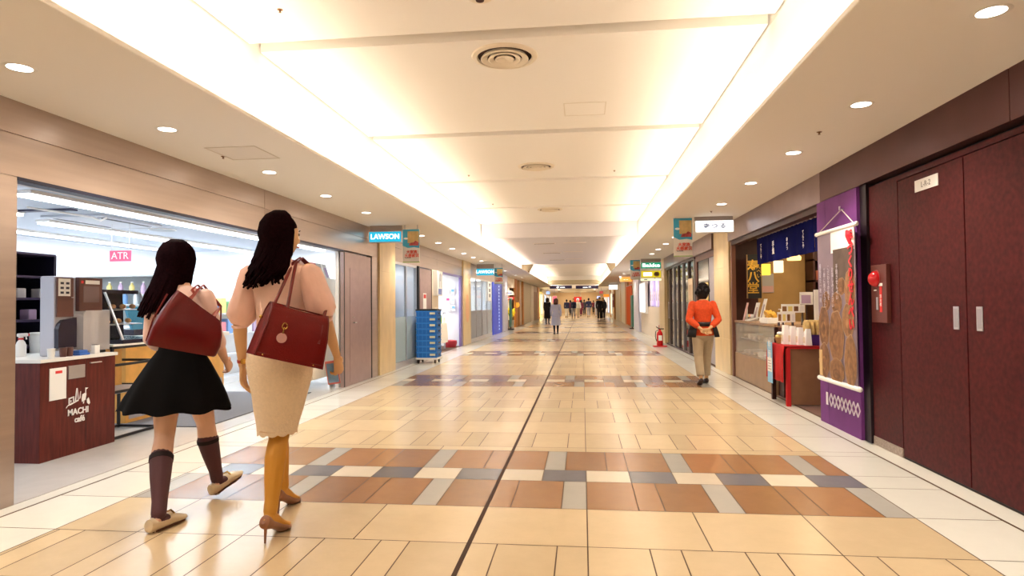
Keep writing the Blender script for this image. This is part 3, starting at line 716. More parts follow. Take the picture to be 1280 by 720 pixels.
t = put('wall_sign', 'tall white sign with dark letters between the grey glass panes', 'sign', (LX, 24.2, 1.2))
box(LX, LX + .1, 23.9, 24.7, 1.4, 2.15, .01).obj('box', M_whitec, t); g = G()
for k_ in range(3): g.box(LX + .1, LX + .103, 24.2, 24.45, 1.55 + k_ * .2, 1.68 + k_ * .2)
g.obj('lettering', M_ink, t)
# blue lit strip panel
t = put('blue_panel', 'deep blue panel with a line of small lights before the pale pillar', 'panel', (LX, 27, 0))
box(LX - .1, LX + .02, 25.75, 28.6, 0, 2.2, .01).obj('board', mat('royal blue', (.012, .045, .50), .35, emit=.12, ecol=(.03, .12, 1)), t)
g = G()
for k in range(14): g.box(LX + .02, LX + .03, 27.6, 27.75, .15 + k * .145, .2 + k * .145)
g.obj('light_dots', emi('blue dots', (.6, .75, 1), 1.2), t)
wbox('wall_left', LX - .3, LX + .06, 28.65, 30.6, 0, SZ, mat('lavender white', (.72, .72, .86), .4))
t = put('advert_stand', 'dark green upright notice stand against the pale pillar', 'stand', (LX + .2, 31.2, 0))
box(LX + .12, LX + .18, 30.7, 31.5, .15, 1.55, .01).obj('board', mat('deep green', (.01, .16, .12), .4), t); box(LX + .0, LX + .32, 30.9, 31.3, 0, .05, .01).obj('foot', M_black, t); box(LX + .13, LX + .17, 31.05, 31.15, .05, .15).obj('stem', M_black, t)
# flower shop recess
lit_room(31.6, 34.4, 1.4, -1, 2.4, None, 30, (1, .9, .75), M_cream)
wbox('wall_left', LX - .2, LX, 30.6, 34.4, 2.15, SZ, M_cream)
t = put('shop_sign', 'red shop sign with white lettering above yellow flowers', 'sign', (LX - .5, 34.3, 1.6))
p0, p1 = ony(631.5, 375, 34.2), ony(642.5, 371, 34.2)
box(p0.x, p1.x, 34.2, 34.25, p0.z, p1.z).obj('board', M_red, t); g = G()
for k_ in range(5): g.box(p0.x + .08 + k_ * .07, p0.x + .12 + k_ * .07, 34.195, 34.2, p0.z + .04, p1.z - .04)
g.obj('lettering', M_paper, t)
t = put('shop_sign', 'white arched sign board above the red shop sign', 'sign', (LX - .5, 34.3, 1.8))
c_ = ony(636.5, 367, 34.2)
G().prism([(-.27, -.08)] + [(.27 * math.cos(a * PI / 10), -.02 + .2 * math.sin(a * PI / 10)) for a in range(11)][::-1][0:0] + [(.27, -.08)] + [(.27 * math.cos(a * PI / 10), -.02 + .2 * math.sin(a * PI / 10)) for a in range(11)], (c_.x, 34.2, c_.z), XP, ZP, (0, .04, 0)).obj('board', M_whitec, t)
G().box(c_.x - .15, c_.x + .15, 34.195, 34.2, c_.z, c_.z + .06).obj('lettering', mat('sign blue', (.12, .2, .55), .5), t)
t = put('flower_bucket', 'bucket of yellow flowers in the recess past the pale pillar', 'flowers', (LX - .1, 33.2, 0))
g = G(); random.seed(3)
for k in range(40): g.sph((LX - .1 + random.uniform(-.22, .22), 33.2 + random.uniform(-.25, .25), .62 + random.uniform(0, .4)), random.uniform(.04, .075), 8, 6)
g.obj('blossoms', mat('yellow petals', (.9, .72, .02), .6), t, True)
G().lathe([(.16, 0), (.2, .42), (.21, .43)], (LX - .1, 33.2, 0), 20).obj('bucket', mat('grey bucket', (.35, .3, .25), .6), t, True)
g = G()
for k in range(14): g.tube([(LX - .1, 33.2, .4), (LX - .1 + random.uniform(-.15, .15), 33.2 + random.uniform(-.2, .2), .8)], .012, 6)
g.obj('stems', mat('stem green', (.08, .3, .05), .6), t)
t = put('wall_lamp', 'round orange lamp on the cream wall above the flowers', 'lamp', (LX, 34.9, 1.3))
p = onx(641, 383.5, LX - .0)
G().sph((LX + .06, 34.9, 1.22), .16, 14, 10).obj('globe', mat('amber globe', (.8, .35, .03), .4, emit=.4, ecol=(1, .45, .05)), t, True); G().lathe([(.1, 0), (.08, .05)], (LX + .06, 34.9, 1.36), 14).obj('cap', M_mbrn, t)
# farther fronts
M_tan = mat('tan wood', (.55, .25, .06), .5); M_beige = mat('beige tile wall', (.68, .58, .40), .5, var=.05)
for (a, b, m_, dx) in ((34.4, 35.6, mat('orange brown wood', (.58, .22, .03), .5, var=.2), .02), (36.4, 37.2, M_tan, .02), (35.6, 36.4, M_cream, -.05), (37.2, 38.6, M_cream, -.03), (38.6, 39.4, mat('orange brown wood', (.58, .22, .03), .5), .04), (39.4, 45, M_beige, 0), (45, 47.5, M_cream, .03), (52, 54.2, M_tan, .03), (59, 80, M_beige, 0)):
    wbox('wall_left', LX - .3, LX + dx, a, b, 0, SZ, m_)
wbox('wall_left', LX - .3, LX - .02, 47.5, 52, 0, SZ, mat('louvre wood', (.50, .36, .26), .5))
for k in range(9):
    o = box(LX - .02, LX + .03, 47.7 + k * .48, 47.9 + k * .48, 0, 2.2, .01).obj('wood_post', mat('post wood', (.42, .27, .18), .5)); tag(o, 'vertical wood post %s in the slatted front far down the left side' % (['nearest', 'second', 'third', 'fourth', 'fifth', 'sixth', 'seventh', 'eighth', 'farthest'][k]), 'post', 'posts of the slatted front')
lit_room(54.3, 58.9, 1.5, -1, 2.3, None, 200, (1, .95, .7), mat('yellow shop wall', (.85, .75, .35), .5))

# ---- crates on a dolly in front of the mauve door
M_crate = mat('blue crate plastic', (.015, .16, .60), .4); M_cr2 = mat('crate rim', (.03, .24, .75), .4)
CX0, CX1, CY0, CY1 = -3.62, -3.15, 13.42, 13.87
t = put('dolly', 'white flat dolly on black castors under the blue crates', 'dolly', ((CX0 + CX1) / 2, (CY0 + CY1) / 2, 0))
box(CX0 - .01, CX1 + .01, CY0 - .01, CY1 + .01, .085, .125, .008).obj('deck', M_whitec, t)
for x in (CX0 + .05, CX1 - .05):
    for y in (CY0 + .05, CY1 - .05):
        w = G().cyl((x - .015, y, .043), (x + .015, y, .043), .042, seg=16).obj('castor', M_black, t, True); box(x - .02, x + .02, y - .02, y + .02, .075, .085).obj('plate', M_alu, w)
CH = .128
def make_crate(z, label):
    c = ((CX0 + CX1) / 2, (CY0 + CY1) / 2, z)
    t = put('plastic_crate', label, 'crate', c, 'blue crates stacked on the dolly')
    g = G(); b = .012
    g.box(CX0 + .012, CX1 - .012, CY0 + .012, CY1 - .012, z, z + .012)
    for (x0, x1, y0, y1) in ((CX0 + .01, CX1 - .01, CY0 + .01, CY0 + .01 + b), (CX0 + .01, CX1 - .01, CY1 - .01 - b, CY1 - .01), (CX0 + .01, CX0 + .01 + b, CY0 + .022, CY1 - .022), (CX1 - .01 - b, CX1 - .01, CY0 + .022, CY1 - .022)):
        g.box(x0, x1, y0, y1, z + .012, z + CH - .028)
    g.obj('body', M_crate, t)
    g = G()
    for (x0, x1, y0, y1) in ((CX0, CX1, CY0, CY0 + .025), (CX0, CX1, CY1 - .025, CY1), (CX0, CX0 + .025, CY0 + .025, CY1 - .025), (CX1 - .025, CX1, CY0 + .025, CY1 - .025)):
        g.box(x0, x1, y0, y1, z + CH - .03, z + CH - .002, .003)
    for k in range(5):
        x = CX0 + .05 + k * .09; g.box(x, x + .012, CY0 + .002, CY0 + .012, z + .012, z + CH - .03)
        y = CY0 + .05 + k * .08; g.box(CX1 - .012, CX1 - .002, y, y + .012, z + .012, z + CH - .03)
    g.obj('rim', M_cr2, t)
    box(CX1 - .16, CX1 - .04, CY0 - .003, CY0 + .002, z + .045, z + .09).obj('label_card', mat('card', (.72, .72, .55), .6), t)
    box(CX1 - .005, CX1 + .002, CY0 + .16, CY0 + .28, z + .05, z + .075).obj('hand_slot', M_mdark, t)
    return t
cn = ['bottom', 'second from the bottom', 'third from the bottom', 'fourth from the bottom', 'fifth from the bottom', 'sixth from the bottom', 'seventh from the bottom', 'topmost']
cr = make_crate(.125, 'blue plastic crate on the dolly, bottom of its stack')
for k in range(1, 8): dup(cr, (cr.location.x, cr.location.y, .125 + k * CH), 'blue plastic crate in the stack on the dolly, %s' % cn[k])
t = put('crate_lid', 'black lid closing the stack of blue crates', 'lid', ((CX0 + CX1) / 2, (CY0 + CY1) / 2, .125 + 8 * CH))
zz = .125 + 8 * CH
G().box(CX0 - .005, CX1 + .005, CY0 - .005, CY1 + .005, zz, zz + .03, .006).obj('plate', M_black, t); G().box(CX0 + .04, CX1 - .04, CY0 + .04, CY1 - .04, zz + .03, zz + .036, .004).obj('raised_centre', mat('charcoal', (.05, .05, .06), .5), t)
# ================================================================== RIGHT SIDE
M_brn = mat('oxblood laminate', (0.066, 0.009, 0.011), .5, var=.3, vscale=30, spec=.15)
M_brn2 = mat('oxblood laminate door', (0.072, 0.010, 0.012), .5, var=.3, vscale=30, spec=.15)
M_dsteel = mat('dark bronze fascia', (0.10, 0.035, 0.035), .35, .5, var=.12, vscale=4)
M_gsteel = mat('grey bronze fascia', (0.30, 0.22, 0.22), .32, .75, var=.1, vscale=4)
wbox('wall_right', RW, RW + .2, YN, 3.45, 0, 2.30, M_brn)
wbox('wall_right', RW, RW + .2, 5.475, 5.985, 0.07, 2.30, M_brn)
wbox('wall_right', RW, RW + .2, 3.45, 5.475, 2.262, 2.30, M_brn)
wbox('wall_right', RW + .06, RW + .3, YN, 6.1, 0, 2.6, mat('shadow gap', (.012, .006, .008), .6))
wbox('baseboard_right', RW - .006, RW + .05, 5.475, 5.985, 0, .075, mat('grey stone base', (.34, .27, .23), .5, var=.25, vscale=60))
wbox('baseboard_right', RW + .004, RW + .05, YN, 5.47, 0, .012, M_black)
g = G()
for a, b in ((YN, 1.0), (1.008, 4.0), (4.008, 7.0)): g.box(RW - .055, RW + .3, a, b, 2.335, SZ)
struct(g, 'trim_8', M_dsteel)
g = G()
for a, b in ((7.008, 11.3), (12.7, 16.2), (16.21, 20.0)): g.box(RW - .055, RW + .3, a, b, 2.33, SZ)
struct(g, 'trim_9', M_gsteel)
for n, y0, y1, hy in ((3, 4.578, 5.465, 4.69), (4, 3.46, 4.566, 4.43)):
    d = struct(box(RW, RW + .05, y0, y1, .015, 2.255, .002), 'door_%d' % n, M_brn2)
    box(RW - .006, RW, hy - .032, hy + .032, 1.075, 1.235, .003).obj('pull_plate', M_alu, d, label='pale metal flush pull')
    box(RW - .008, RW - .006, hy - .02, hy + .02, 1.09, 1.22).obj('pull_recess', mat('pull recess', (.5, .48, .52), .3, .6), d)
t = thing('door_plate', 'white plate with printed characters on the oxblood double door', 'sign', (RW, 5.02, 2.16))
box(RW - .006, RW, 4.87, 5.19, 2.115, 2.205, .002).obj('plate', M_paper, t); G().text('L-R-2', .06, (RW - .007, 5.03, 2.158), -YP, ZP, .0008).obj('lettering', mat('grey ink', (.3, .28, .28), .6), t)
# fire alarm panel
t = thing('fire_alarm', 'brown fire alarm panel with a red lamp and red label strip', 'fire alarm', (RW, 5.76, 1.1))
box(RW - .035, RW, 5.62, 5.90, 1.09, 1.59, .004).obj('panel', mat('alarm brown', (.16, .045, .035), .35, .3), t)
o = G().sph((RW - .045, 5.80, 1.47), (.055, .068, .068), 18, 12).obj('lamp', mat('red lens', (.55, .01, .015), .15), t, True)
G().cyl((RW - .04, 5.80, 1.47), (RW - .034, 5.80, 1.47), .078, seg=24).obj('lamp_collar', mat('alarm collar', (.3, .05, .05), .4), t)
box(RW - .038, RW - .035, 5.70, 5.742, 1.18, 1.40).obj('red_label', M_red, t)
G().text('消\n火\n栓', .035, (RW - .0385, 5.721, 1.28), -YP, ZP, .0006).obj('red_label_lettering', M_paper, t)
box(RW - .042, RW - .035, 5.77, 5.80, 1.2, 1.31, .003).obj('handle', M_alu, t)
G().box(RW - .038, RW - .035, 5.8, 5.845, 1.365, 1.375).box(RW - .038, RW - .035, 5.69, 5.755, 1.405, 1.43).obj('white_label', M_paper, t)
# purple column with lattice motif
M_pur = mat('purple panel', (.18, .045, .22), .6, var=.06, spec=.2)
PX = RW - .05
wbox('wall_right', RW - .02, RW + .5, 6.0, 6.13, 0, 2.34, mat('black return', (.014, .006, .012), .5))
col_ = thing('purple_column', 'purple shop column with a white lattice motif near its foot', 'column', (RW + .1, 6.62, 0))
box(PX, RW + .45, 6.13, 7.12, 0, 2.333, .003).obj('shaft', M_pur, col_)
box(PX - .001, PX + .0005, 6.885, 6.889, .0, 2.33).obj('panel_joint', mat('purple joint', (.10, .02, .16), .6), col_)
g = G(); x = PX - .003; r = .0085
n_ = 8; y0, y1 = 6.86, 6.14; st = (y0 - y1) / n_
za, zb = .20, .33
for k in range(n_):
    ya, yb = y0 - k * st, y0 - (k + 1) * st
    zc = (za + zb) / 2
    zlo, zhi = (za, zb)
    for (p, q) in (((ya, zc), (ya - st / 2, zhi)), ((ya - st / 2, zhi), (yb, zc)), ((ya, zc), (ya - st / 2, zlo)), ((ya - st / 2, zlo), (yb, zc))):
        g.tube([(x, p[0], p[1]), (x, q[0], q[1])], r * .8, 4)
    if k < n_ - 1:
        for z2 in (zhi, zlo):
            zz2 = zc
        g.tube([(x, ya - st / 2, zhi), (x, yb - st / 2, zlo)], r * .6, 4); g.tube([(x, ya - st / 2, zlo), (x, yb - st / 2, zhi)], r * .6, 4)
g.box(x - .002, x + .003, 6.90, 6.95, .20, .33)
g.obj('lattice_motif', mat('white print', (.82, .76, .84), .5), col_)
# hanging banner
BX = 2.455
ban = thing('hanging_banner', 'long hanging banner with a photo of rice crackers and red brush letters', 'banner', (BX, 6.44, .47))
sheet_top, sheet_bot, by0, by1 = 1.975, .485, 5.99, 6.89
box(BX - .004, BX + .002, by0, by1, sheet_bot, sheet_top).obj('sheet', mat('banner mauve', (.27, .20, .25), .6, var=.15, vscale=2), ban)
G().cyl((BX, by0 - .03, sheet_top), (BX, by1 + .03, sheet_top), .02, seg=12).sph((BX, by0 - .03, sheet_top), .022, 10, 6).sph((BX, by1 + .03, sheet_top), .022, 10, 6).obj('top_rod', M_paper, ban, True)
G().cyl((BX, by0 - .03, sheet_bot), (BX, by1 + .03, sheet_bot), .024, seg=12).sph((BX, by0 - .03, sheet_bot), .025, 10, 6).sph((BX, by1 + .03, sheet_bot), .025, 10, 6).obj('bottom_rod', M_paper, ban, True)
G().tube([(BX, by0 + .02, sheet_top + .01), (PX - .02, 6.42, 2.17), (BX, by1 - .02, sheet_top + .01)], .005, 6).obj('cord', mat('cord', (.75, .65, .6), .8), ban)
G().cyl((PX + .01, 6.42, 2.17), (PX - .035, 6.42, 2.17), .008, seg=8).box(PX - .04, PX - .03, 6.41, 6.43, 2.165, 2.20).obj('hook', M_alu, ban)
box(BX - .0055, BX - .004, by0 + .01, by1 - .35, 1.75, sheet_top - .02).obj('white_area', M_paper, ban)
box(BX - .0056, BX - .004, by0 + .02, by0 + .5, 1.35, 1.78).obj('photo_backdrop', mat('photo brown', (.12, .08, .065), .6, var=.3, vscale=6), ban)
random.seed(5)
M_ck = [mat('cracker tone %d' % i, c, .6, var=.45, vscale=14) for i, c in enumerate(((.26, .125, .055), (.30, .15, .065), (.20, .09, .04)))]
M_ckr = mat('cracker rim', (.40, .25, .14), .6)
ck = [(6.44, .93, .17, .25), (6.75, 1.02, .13, .20), (6.75, .68, .13, .17), (6.16, 1.10, .13, .15), (6.12, .72, .125, .24), (6.44, .60, .17, .12), (6.11, 1.38, .11, .19), (6.42, 1.26, .12, .10), (6.68, 1.28, .10, .09), (6.3, 1.42, .09, .08)]
ck2 = []
for i, (y, z, ry, rz) in enumerate(sorted(ck, key=lambda c: -c[1])):
    xx = BX - .0062 - i * .0006
    pl = [(ry * math.cos(a * PI / 16) * (1 + .04 * math.sin(a * 1.7 + i)), rz * math.sin(a * PI / 16) * (1 + .04 * math.cos(a * 1.3 + i))) for a in range(32)]
    ok = lambda p: (max(by0 - y + .004, min(by1 - y - .004, p[0])), max(sheet_bot - z + .01, p[1]))
    g = G(); g.prism([ok((p[0] * 1.06, p[1] * 1.05)) for p in pl], (xx + .0003, y, z), YP, ZP, (.0003, 0, 0)); g.mi = 1
    g.prism([ok(p) for p in pl], (xx, y, z), YP, ZP, (.0003, 0, 0)); g.mi = 2
    g.prism([ok((p[0] * .55 + .01, p[1] * .42 - .03)) for p in pl], (xx - .0002, y, z), YP, ZP, (.0002, 0, 0))
    g.mi = 1; g.prism([ok((p[0] * .38 + .01, p[1] * .28 - .03)) for p in pl], (xx - .0004, y, z), YP, ZP, (.0002, 0, 0))
    g.obj('cracker_print', [M_ckr, M_ck[i % 3], M_ck[(i + 2) % 3]], ban)
G().text('手\nづ\nく\nり\nせ\nん\nべ\nい', .125, (BX - .016, 6.065, 1.46), -YP, ZP, .001, bold=.005, lead=.92).obj('red_lettering', mat('vermilion', (.75, .02, .04), .5), ban)
G().tube([(BX - .016, 6.13, 1.93), (BX - .016, 6.09, 1.88), (BX - .016, 6.06, 1.80)], [.012, .03, .012], 8, ref=(1, 0, 0)).obj('red_brush_stroke', mat('vermilion', (.75, .02, .04), .5), ban)
g = G()
for i, tx in enumerate(('備長炭で一枚一枚', '丁寧に焼き上げた', 'こだわりの味を', 'お楽しみください', '手焼きせんべい')):
    g.text('\n'.join(tx), .054, (BX - .0166, 6.80 - i * .105, 1.46 - (i % 2) * .05), -YP, ZP, .0006, lead=.92)
    g.obj('small_lettering', mat('pale lilac print', (.55, .50, .58), .6), ban); g = G()
g.bm.free()
box(BX - .017, BX - .004, 6.80, 6.87, .52, .78).text('草加', .05, (BX - .0175, 6.835, .66), -YP, ZP, .0004).obj('corner_label', mat('ochre label', (.65, .45, .22), .6), ban)

# ---- cracker shop
M_sback = mat('shop tan wall', (.42, .25, .09), .6, var=.1, vscale=4); M_sdark = mat('shop dark wood', (.045, .009, .007), .45, var=.2)
wbox('wall_right', 5.2, 5.3, 7.0, 11.4, 0, 2.6, M_sback)
wbox('wall_right', RW + .45, 5.2, 7.0, 7.1, 0, 2.6, M_sdark); wbox('wall_right', RW + .05, 3.02, 11.3, 11.38, 0, 2.6, M_sdark); wbox('wall_right', 3.02, 5.2, 11.3, 11.38, 0, 2.6, M_sback)
wbox('ceiling', RW + .28, 5.2, 7.1, 11.3, 2.45, 2.5, M_sdark)
wbox('floor', RW + .02, 5.2, 7.12, 11.3, -.001, .004, mat('shop floor', (.20, .12, .10), .4, var=.1))
wbox('trim_10', RW - .005, RW + .1, 7.12, 11.3, 2.26, 2.335, M_sdark)
wbox('trim_11', RW - .01, RW + .06, 11.24, 11.31, 0, 2.33, mat('red brown post', (.24, .10, .07), .4))
area('cracker_shop_lamp', (3.9, 9.2, 2.4), 1.2, 3.0, 40, (1, .78, .48))
# noren
nor = thing('shop_curtain', 'dark blue split shop curtain with white characters', 'curtain', (2.72, 8.8, 1.86))
nx, ny0, ny1, nz0, nz1 = 2.72, 7.14, 10.2, 1.86, 2.26
G().cyl((nx, ny0, nz1 + .03), (nx, ny1 + .05, nz1 + .03), .014, seg=10).obj('rod', mat('bamboo rod', (.2, .08, .05), .5), nor, True)
M_nav = mat('indigo cloth', (.0025, .004, .075), .9, spec=.1, var=.1, vscale=20)
np_ = 5; pw = (ny1 - ny0) / np_
chars = ['てらこや', '手焼', '寺かつ', 'てらこや', '本舗']
for i in range(np_):
    a = ny1 - (i + 1) * pw + .006; b = ny1 - i * pw - .006
    pts = []
    N = 14
    for zi in range(6):
        z = nz1 - zi * (nz1 - nz0) / 5
        pts.append([Vector((nx + .014 * math.sin(k / N * 9 + i) * (zi / 5), a + (b - a) * k / N, z)) for k in range(N + 1)])
    g = G(); g.rings(pts, cap=False, closed=False)
    g.rings([[p + Vector((.004, 0, 0)) for p in r_] for r_ in pts][::-1], cap=False, closed=False)
    pn = g.obj('panel', M_nav, nor, True)
    g = G()
    for k in range(4):
        yy = a + (b - a) * (k + .5) / 4
        g.box(nx - .018, nx + .018, yy - .02, yy + .02, nz1 - .005, nz1 + .05, .005)
    g.obj('loop', mat('loop cloth', (.45, .4, .42), .8), pn)
    G().text('\n'.join(chars[i]), .06 if len(chars[i]) > 2 else .10, (nx - .022, (a + b) / 2, nz1 - .22), -YP, ZP, .001, lead=.95, bold=.0015).obj('lettering', M_paper, pn)
# interior wall pieces and lamps
t = thing('gold_sign_board', 'black upright board with gold characters behind the cracker counter', 'sign', (3.1, 11.1, 1.2))
p0, p1 = ony(935, 373, 11.0), ony(951, 318, 11.0)
box(p0.x, p1.x, 11.0, 11.04, p0.z, p1.z, .004).obj('board', M_black, t)
G().text('寿\n八\n堂', .20, ((p0.x * .6 + p1.x * .4), 10.996, (p0.z + p1.z) / 2 - .02), XP, ZP, .003, lead=.95, bold=.004).text('せ\nん\nべ\nい', .085, (p0.x * .16 + p1.x * .84, 10.996, (p0.z + p1.z) / 2 + .12), XP, ZP, .002, lead=.9).obj('lettering', mat('gold leaf', (.75, .45, .08), .3, .6), t)
g = G()
for x in (p0.x - .01, p1.x): g.box(x, x + .01, 10.99, 11.045, p0.z, p1.z)
g.obj('edge_frame', mat('bronze edge', (.4, .25, .12), .4, .6), t)
for i, (px0, px1, pyt, pyb, Y, lab) in enumerate(((953, 962, 330, 344, 10.4, 'yellow paper lantern panel left of the pale one under the blue curtain'), (968, 978, 326, 341, 10.2, 'pale yellow lantern panel right of the yellow one under the blue curtain'))):
    a, b = ony(px0, pyb, Y), ony(px1, pyt, Y)
    t = thing('box_lantern', lab, 'lantern', ((a.x + b.x) / 2, Y, a.z), 0, 'lanterns under the shop curtain')
    box(a.x, b.x, Y - .05, Y + .05, a.z, b.z, .006).obj('paper_shade', emi('lantern paper %d' % i, ((1, .62, .05), (1, .78, .4))[i], 1.3), t)
    box(a.x - .004, b.x + .004, Y - .054, Y + .054, b.z, b.z + .012).obj('top_frame', M_sdark, t); G().tube([((a.x + b.x) / 2, Y, b.z), ((a.x + b.x) / 2, Y, 2.45)], .004, 6).obj('cable', M_black, t)
a, b = ony(986, 326, 9.4), ony(999, 320, 9.4)
t = thing('pendant_lamp', 'glowing orange pendant lamp just below the blue curtain', 'lamp', ((a.x + b.x) / 2, 9.4, a.z))
c = Vector(((a.x + b.x) / 2, 9.4, a.z))
G().lathe([(.001, .0), (.09, .005), (.095, .05), (.06, .09), (.02, .1)], c, 20).obj('shade', emi('lamp glow', (1, .55, .15), 2.2), t, True); G().tube([c + Vector((0, 0, .1)), (c.x, c.y, 2.45)], .004, 6).obj('cable', M_black, t)
t = thing('menu_board', 'grey and pink menu sheet on the tan wall behind the counter', 'menu', (3.4, 10.7, 1.3))
a, b = ony(951, 366, 11.28), ony(967, 342, 11.28)
box(a.x, b.x, 11.28, 11.3, a.z, b.z).obj('sheet', mat('menu grey', (.42, .4, .4), .6), t); box(a.x + .01, b.x - .01, 11.276, 11.28, a.z + .01, a.z + (b.z - a.z) * .35).obj('lower_print', mat('menu pink', (.6, .35, .33), .6), t)
# dark shelving at right inside
t = thing('goods_shelf', 'dark red wooden shelf with packets at the right inside the cracker shop', 'shelf', (4.5, 11.1, 0))
a = Vector((3.8, 0, 0))
g = G().box(a.x, 5.1, 11.24, 11.28, 0, 2.2)
for z in (.9, 1.25, 1.6, 1.95): g.box(a.x, 5.1, 10.9, 11.26, z, z + .03)
for x in (a.x, 5.07): g.box(x, x + .03, 10.9, 11.26, 0, 2.2)
g.obj('frame', M_sdark, t)
for r_, z in enumerate((.93, 1.28, 1.63)):
    for i in range(5):
        x = a.x + .06 + i * .2
        o = box(x, x + .12, 10.95, 11.1, z, z + .16 + .05 * (i % 2), .015).obj('packet', packs[(i + r_ * 2) % 6] if i % 2 else mat('rust pack', (.3, .08, .04), .5)); tag(o, '%s packet on the %s board of the dark red shelf' % (['first', 'second', 'third', 'fourth', 'fifth'][i], ['lowest', 'middle', 'upper'][r_]), 'packet', 'packets on the dark red shelf')
# show case counter
M_cw = mat('counter brown', (.36, .22, .12), .4, var=.08)
SC0, SC1 = 8.95, 11.22
t = thing('glass_showcase', 'long brown counter with a slanted glass front along the shop opening', 'counter', (2.95, 10.1, 0))
box(RW + .02, RW + .75, SC0, SC1, 0, .42, .004).obj('base', M_cw, t)
box(RW + .02, RW + .75, SC0, SC1, .93, .965, .004).obj('top', M_cw, t)
box(RW + .03, RW + .042, SC0 + .02, SC1 - .02, .42, .93).obj('front_glass', mat('showcase glass', (.75, .7, .62), .03, alpha=.35, spec=.8), t)
box(RW + .7, RW + .75, SC0, SC1, .42, .93).obj('back', M_cw, t); box(RW + .02, RW + .75, SC0, SC0 + .03, .42, .93).obj('end_panel', M_sdark, t)
box(RW + .1, RW + .68, SC0 + .05, SC1 - .05, .66, .675).obj('inner_shelf', M_alu, t)
for r_, z in enumerate((.425, .68)):
    for i in range(7):
        y = SC0 + .2 + i * .29
        o = box(RW + .12, RW + .32, y, y + .16, z, z + .05 + .03 * (i % 2), .01).obj('cracker_pack', [M_paper, M_ck[1], packs[0]][(i + r_) % 3]); tag(o, '%s pack along the %s deck of the glass showcase' % (['first', 'second', 'third', 'fourth', 'fifth', 'sixth', 'seventh'][i], ['lower', 'upper'][r_]), 'packet', 'packs in the glass showcase')
# display on the counter top
TZ = .965
def on_top(px, py, z=TZ): return onz(px, py, z)
def menu_stand(name, px0, px1, pyt, pyb, Y, lab, zb):
    a, b = ony(px0, pyb, Y), ony(px1, pyt, Y); t = thing(name, lab, 'card', ((a.x + b.x) / 2, Y, zb), 0, None)
    box(a.x, b.x, Y, Y + .012, a.z, b.z, .002).obj('sheet', M_paper, t)
    for k in range(4):
        w = (b.x - a.x) / 4; box(a.x + w * k + .01, a.x + w * (k + 1) - .01, Y - .002, Y, a.z + .02, b.z - .03).obj('food_picture', packs[(k + 3) % 6] if k % 2 else M_ck[k % 3], t)
    for x in (a.x + .02, b.x - .03): box(x, x + .01, Y + .002, Y + .07, zb, max(zb + .02, a.z + .03)).obj('foot', M_mdark, t)
def card(name, px, Y, w, h, lab, m_=None, z=TZ, tilt=.25, pr=True):
    p = Vector((ony(px, 400, Y).x, Y, z)); t = thing(name, lab, 'card', p, 0, None)
    g = G().prism([(0, 0), (.012, 0), (.012 + h * tilt, h), (h * tilt, h)], (p.x, p.y - w / 2, z), XP, ZP, (0, w, 0)); g.obj('sheet', m_ or M_paper, t)
    if pr: G().prism([(-.001 + h * .15 * tilt, h * .15), (h * .15 * tilt, h * .15), (h * .75 * tilt, h * .75), (h * .75 * tilt - .001, h * .75)], (p.x, p.y - w * .35, z), XP, ZP, (0, w * .5, 0)).obj('print', mat('soft print', (.5, .4, .42), .6), t)
    G().prism([(.01, 0), (.07, 0), (h * tilt, h * .7)], (p.x, p.y - .005, z), XP, ZP, (0, .01, 0)).obj('stand', M_whitec, t)
    return t
p = Vector((2.74, 10.75, TZ)); t = thing('sample_tray', 'white tilted sample tray at the far end of the counter', 'tray', p)
G().prism([(0, 0), (.16, .05), (.16, .065), (0, .015)], (p.x - .06, p.y - .17, TZ), XP, ZP, (0, .34, 0)).obj('tray', M_paper, t); G().prism([(.03, 0), (.14, 0), (.14, .042), (.03, .01)], (p.x - .06, p.y - .14, TZ), XP, ZP, (0, .28, 0)).obj('wedge', M_whitec, t)
for i in range(4):
    o = G().box(p.x - .02, p.x + .03, p.y - .14 + i * .07, p.y - .09 + i * .07, TZ + .06, TZ + .11, .01).obj('sample_pack', packs[(i * 2) % 6]); tag(o, 'sample packet on the white tray, %s along' % ['first', 'second', 'third', 'fourth'][i], 'packet', 'sample packets')
card('price_card', 942, 10.75, .2, .3, 'larger white price card standing behind the sample tray')
card('price_card', 929, 10.9, .09, .3, 'narrow reddish card left of the larger price card', mat('red tint card', (.62, .4, .4), .6), pr=False)
card('price_card', 950, 10.5, .16, .36, 'small framed card just under the gold board', M_paper)
p = on_top(958, 404); t = thing('cracker_tray', 'basket heaped with golden crackers on the counter', 'basket', p + Vector((.05, 0, 0)))
q = p + Vector((.06, 0, 0)); box(q.x - .1, q.x + .1, q.y - .19, q.y + .19, TZ, TZ + .08, .006).obj('box', M_paper, t)
random.seed(9)
for i in range(12):
    c = Vector((q.x + random.uniform(-.06, .05), q.y - .14 + .026 * i, TZ + .1 + .035 * (1 - abs(i - 5.5) / 6) + random.uniform(0, .03)))
    g = G().tube([c - Vector((.012, 0, .006)), c + Vector((.012, 0, .006))], .05, 12)
    o = g.obj('cracker', mat('golden cracker', (.72, .40, .05), .55, var=.2, vscale=30)); tag(o, 'golden round cracker in the heaped basket, %s from the near end' % ['first', 'second', 'third', 'fourth', 'fifth', 'sixth', 'seventh', 'eighth', 'ninth', 'tenth', 'eleventh', 'twelfth'][i], 'cracker', 'crackers in the heaped basket')
p = on_top(971, 405); t = thing('sanitizer_bottle', 'white bottle in the middle of the cracker counter', 'bottle', p + Vector((.06, 0, 0))); q = p + Vector((.06, 0, 0))
G().lathe([(.045, 0), (.05, .02), (.045, .1), (.015, .15), (.015, .17)], q, 18).obj('body', M_paper, t, True); G().cyl(q + Vector((0, 0, .17)), q + Vector((0, 0, .2)), .01).box(q.x - .035, q.x + .01, q.y - .008, q.y + .008, TZ + .2, TZ + .212, .004).obj('pump', M_whitec, t)
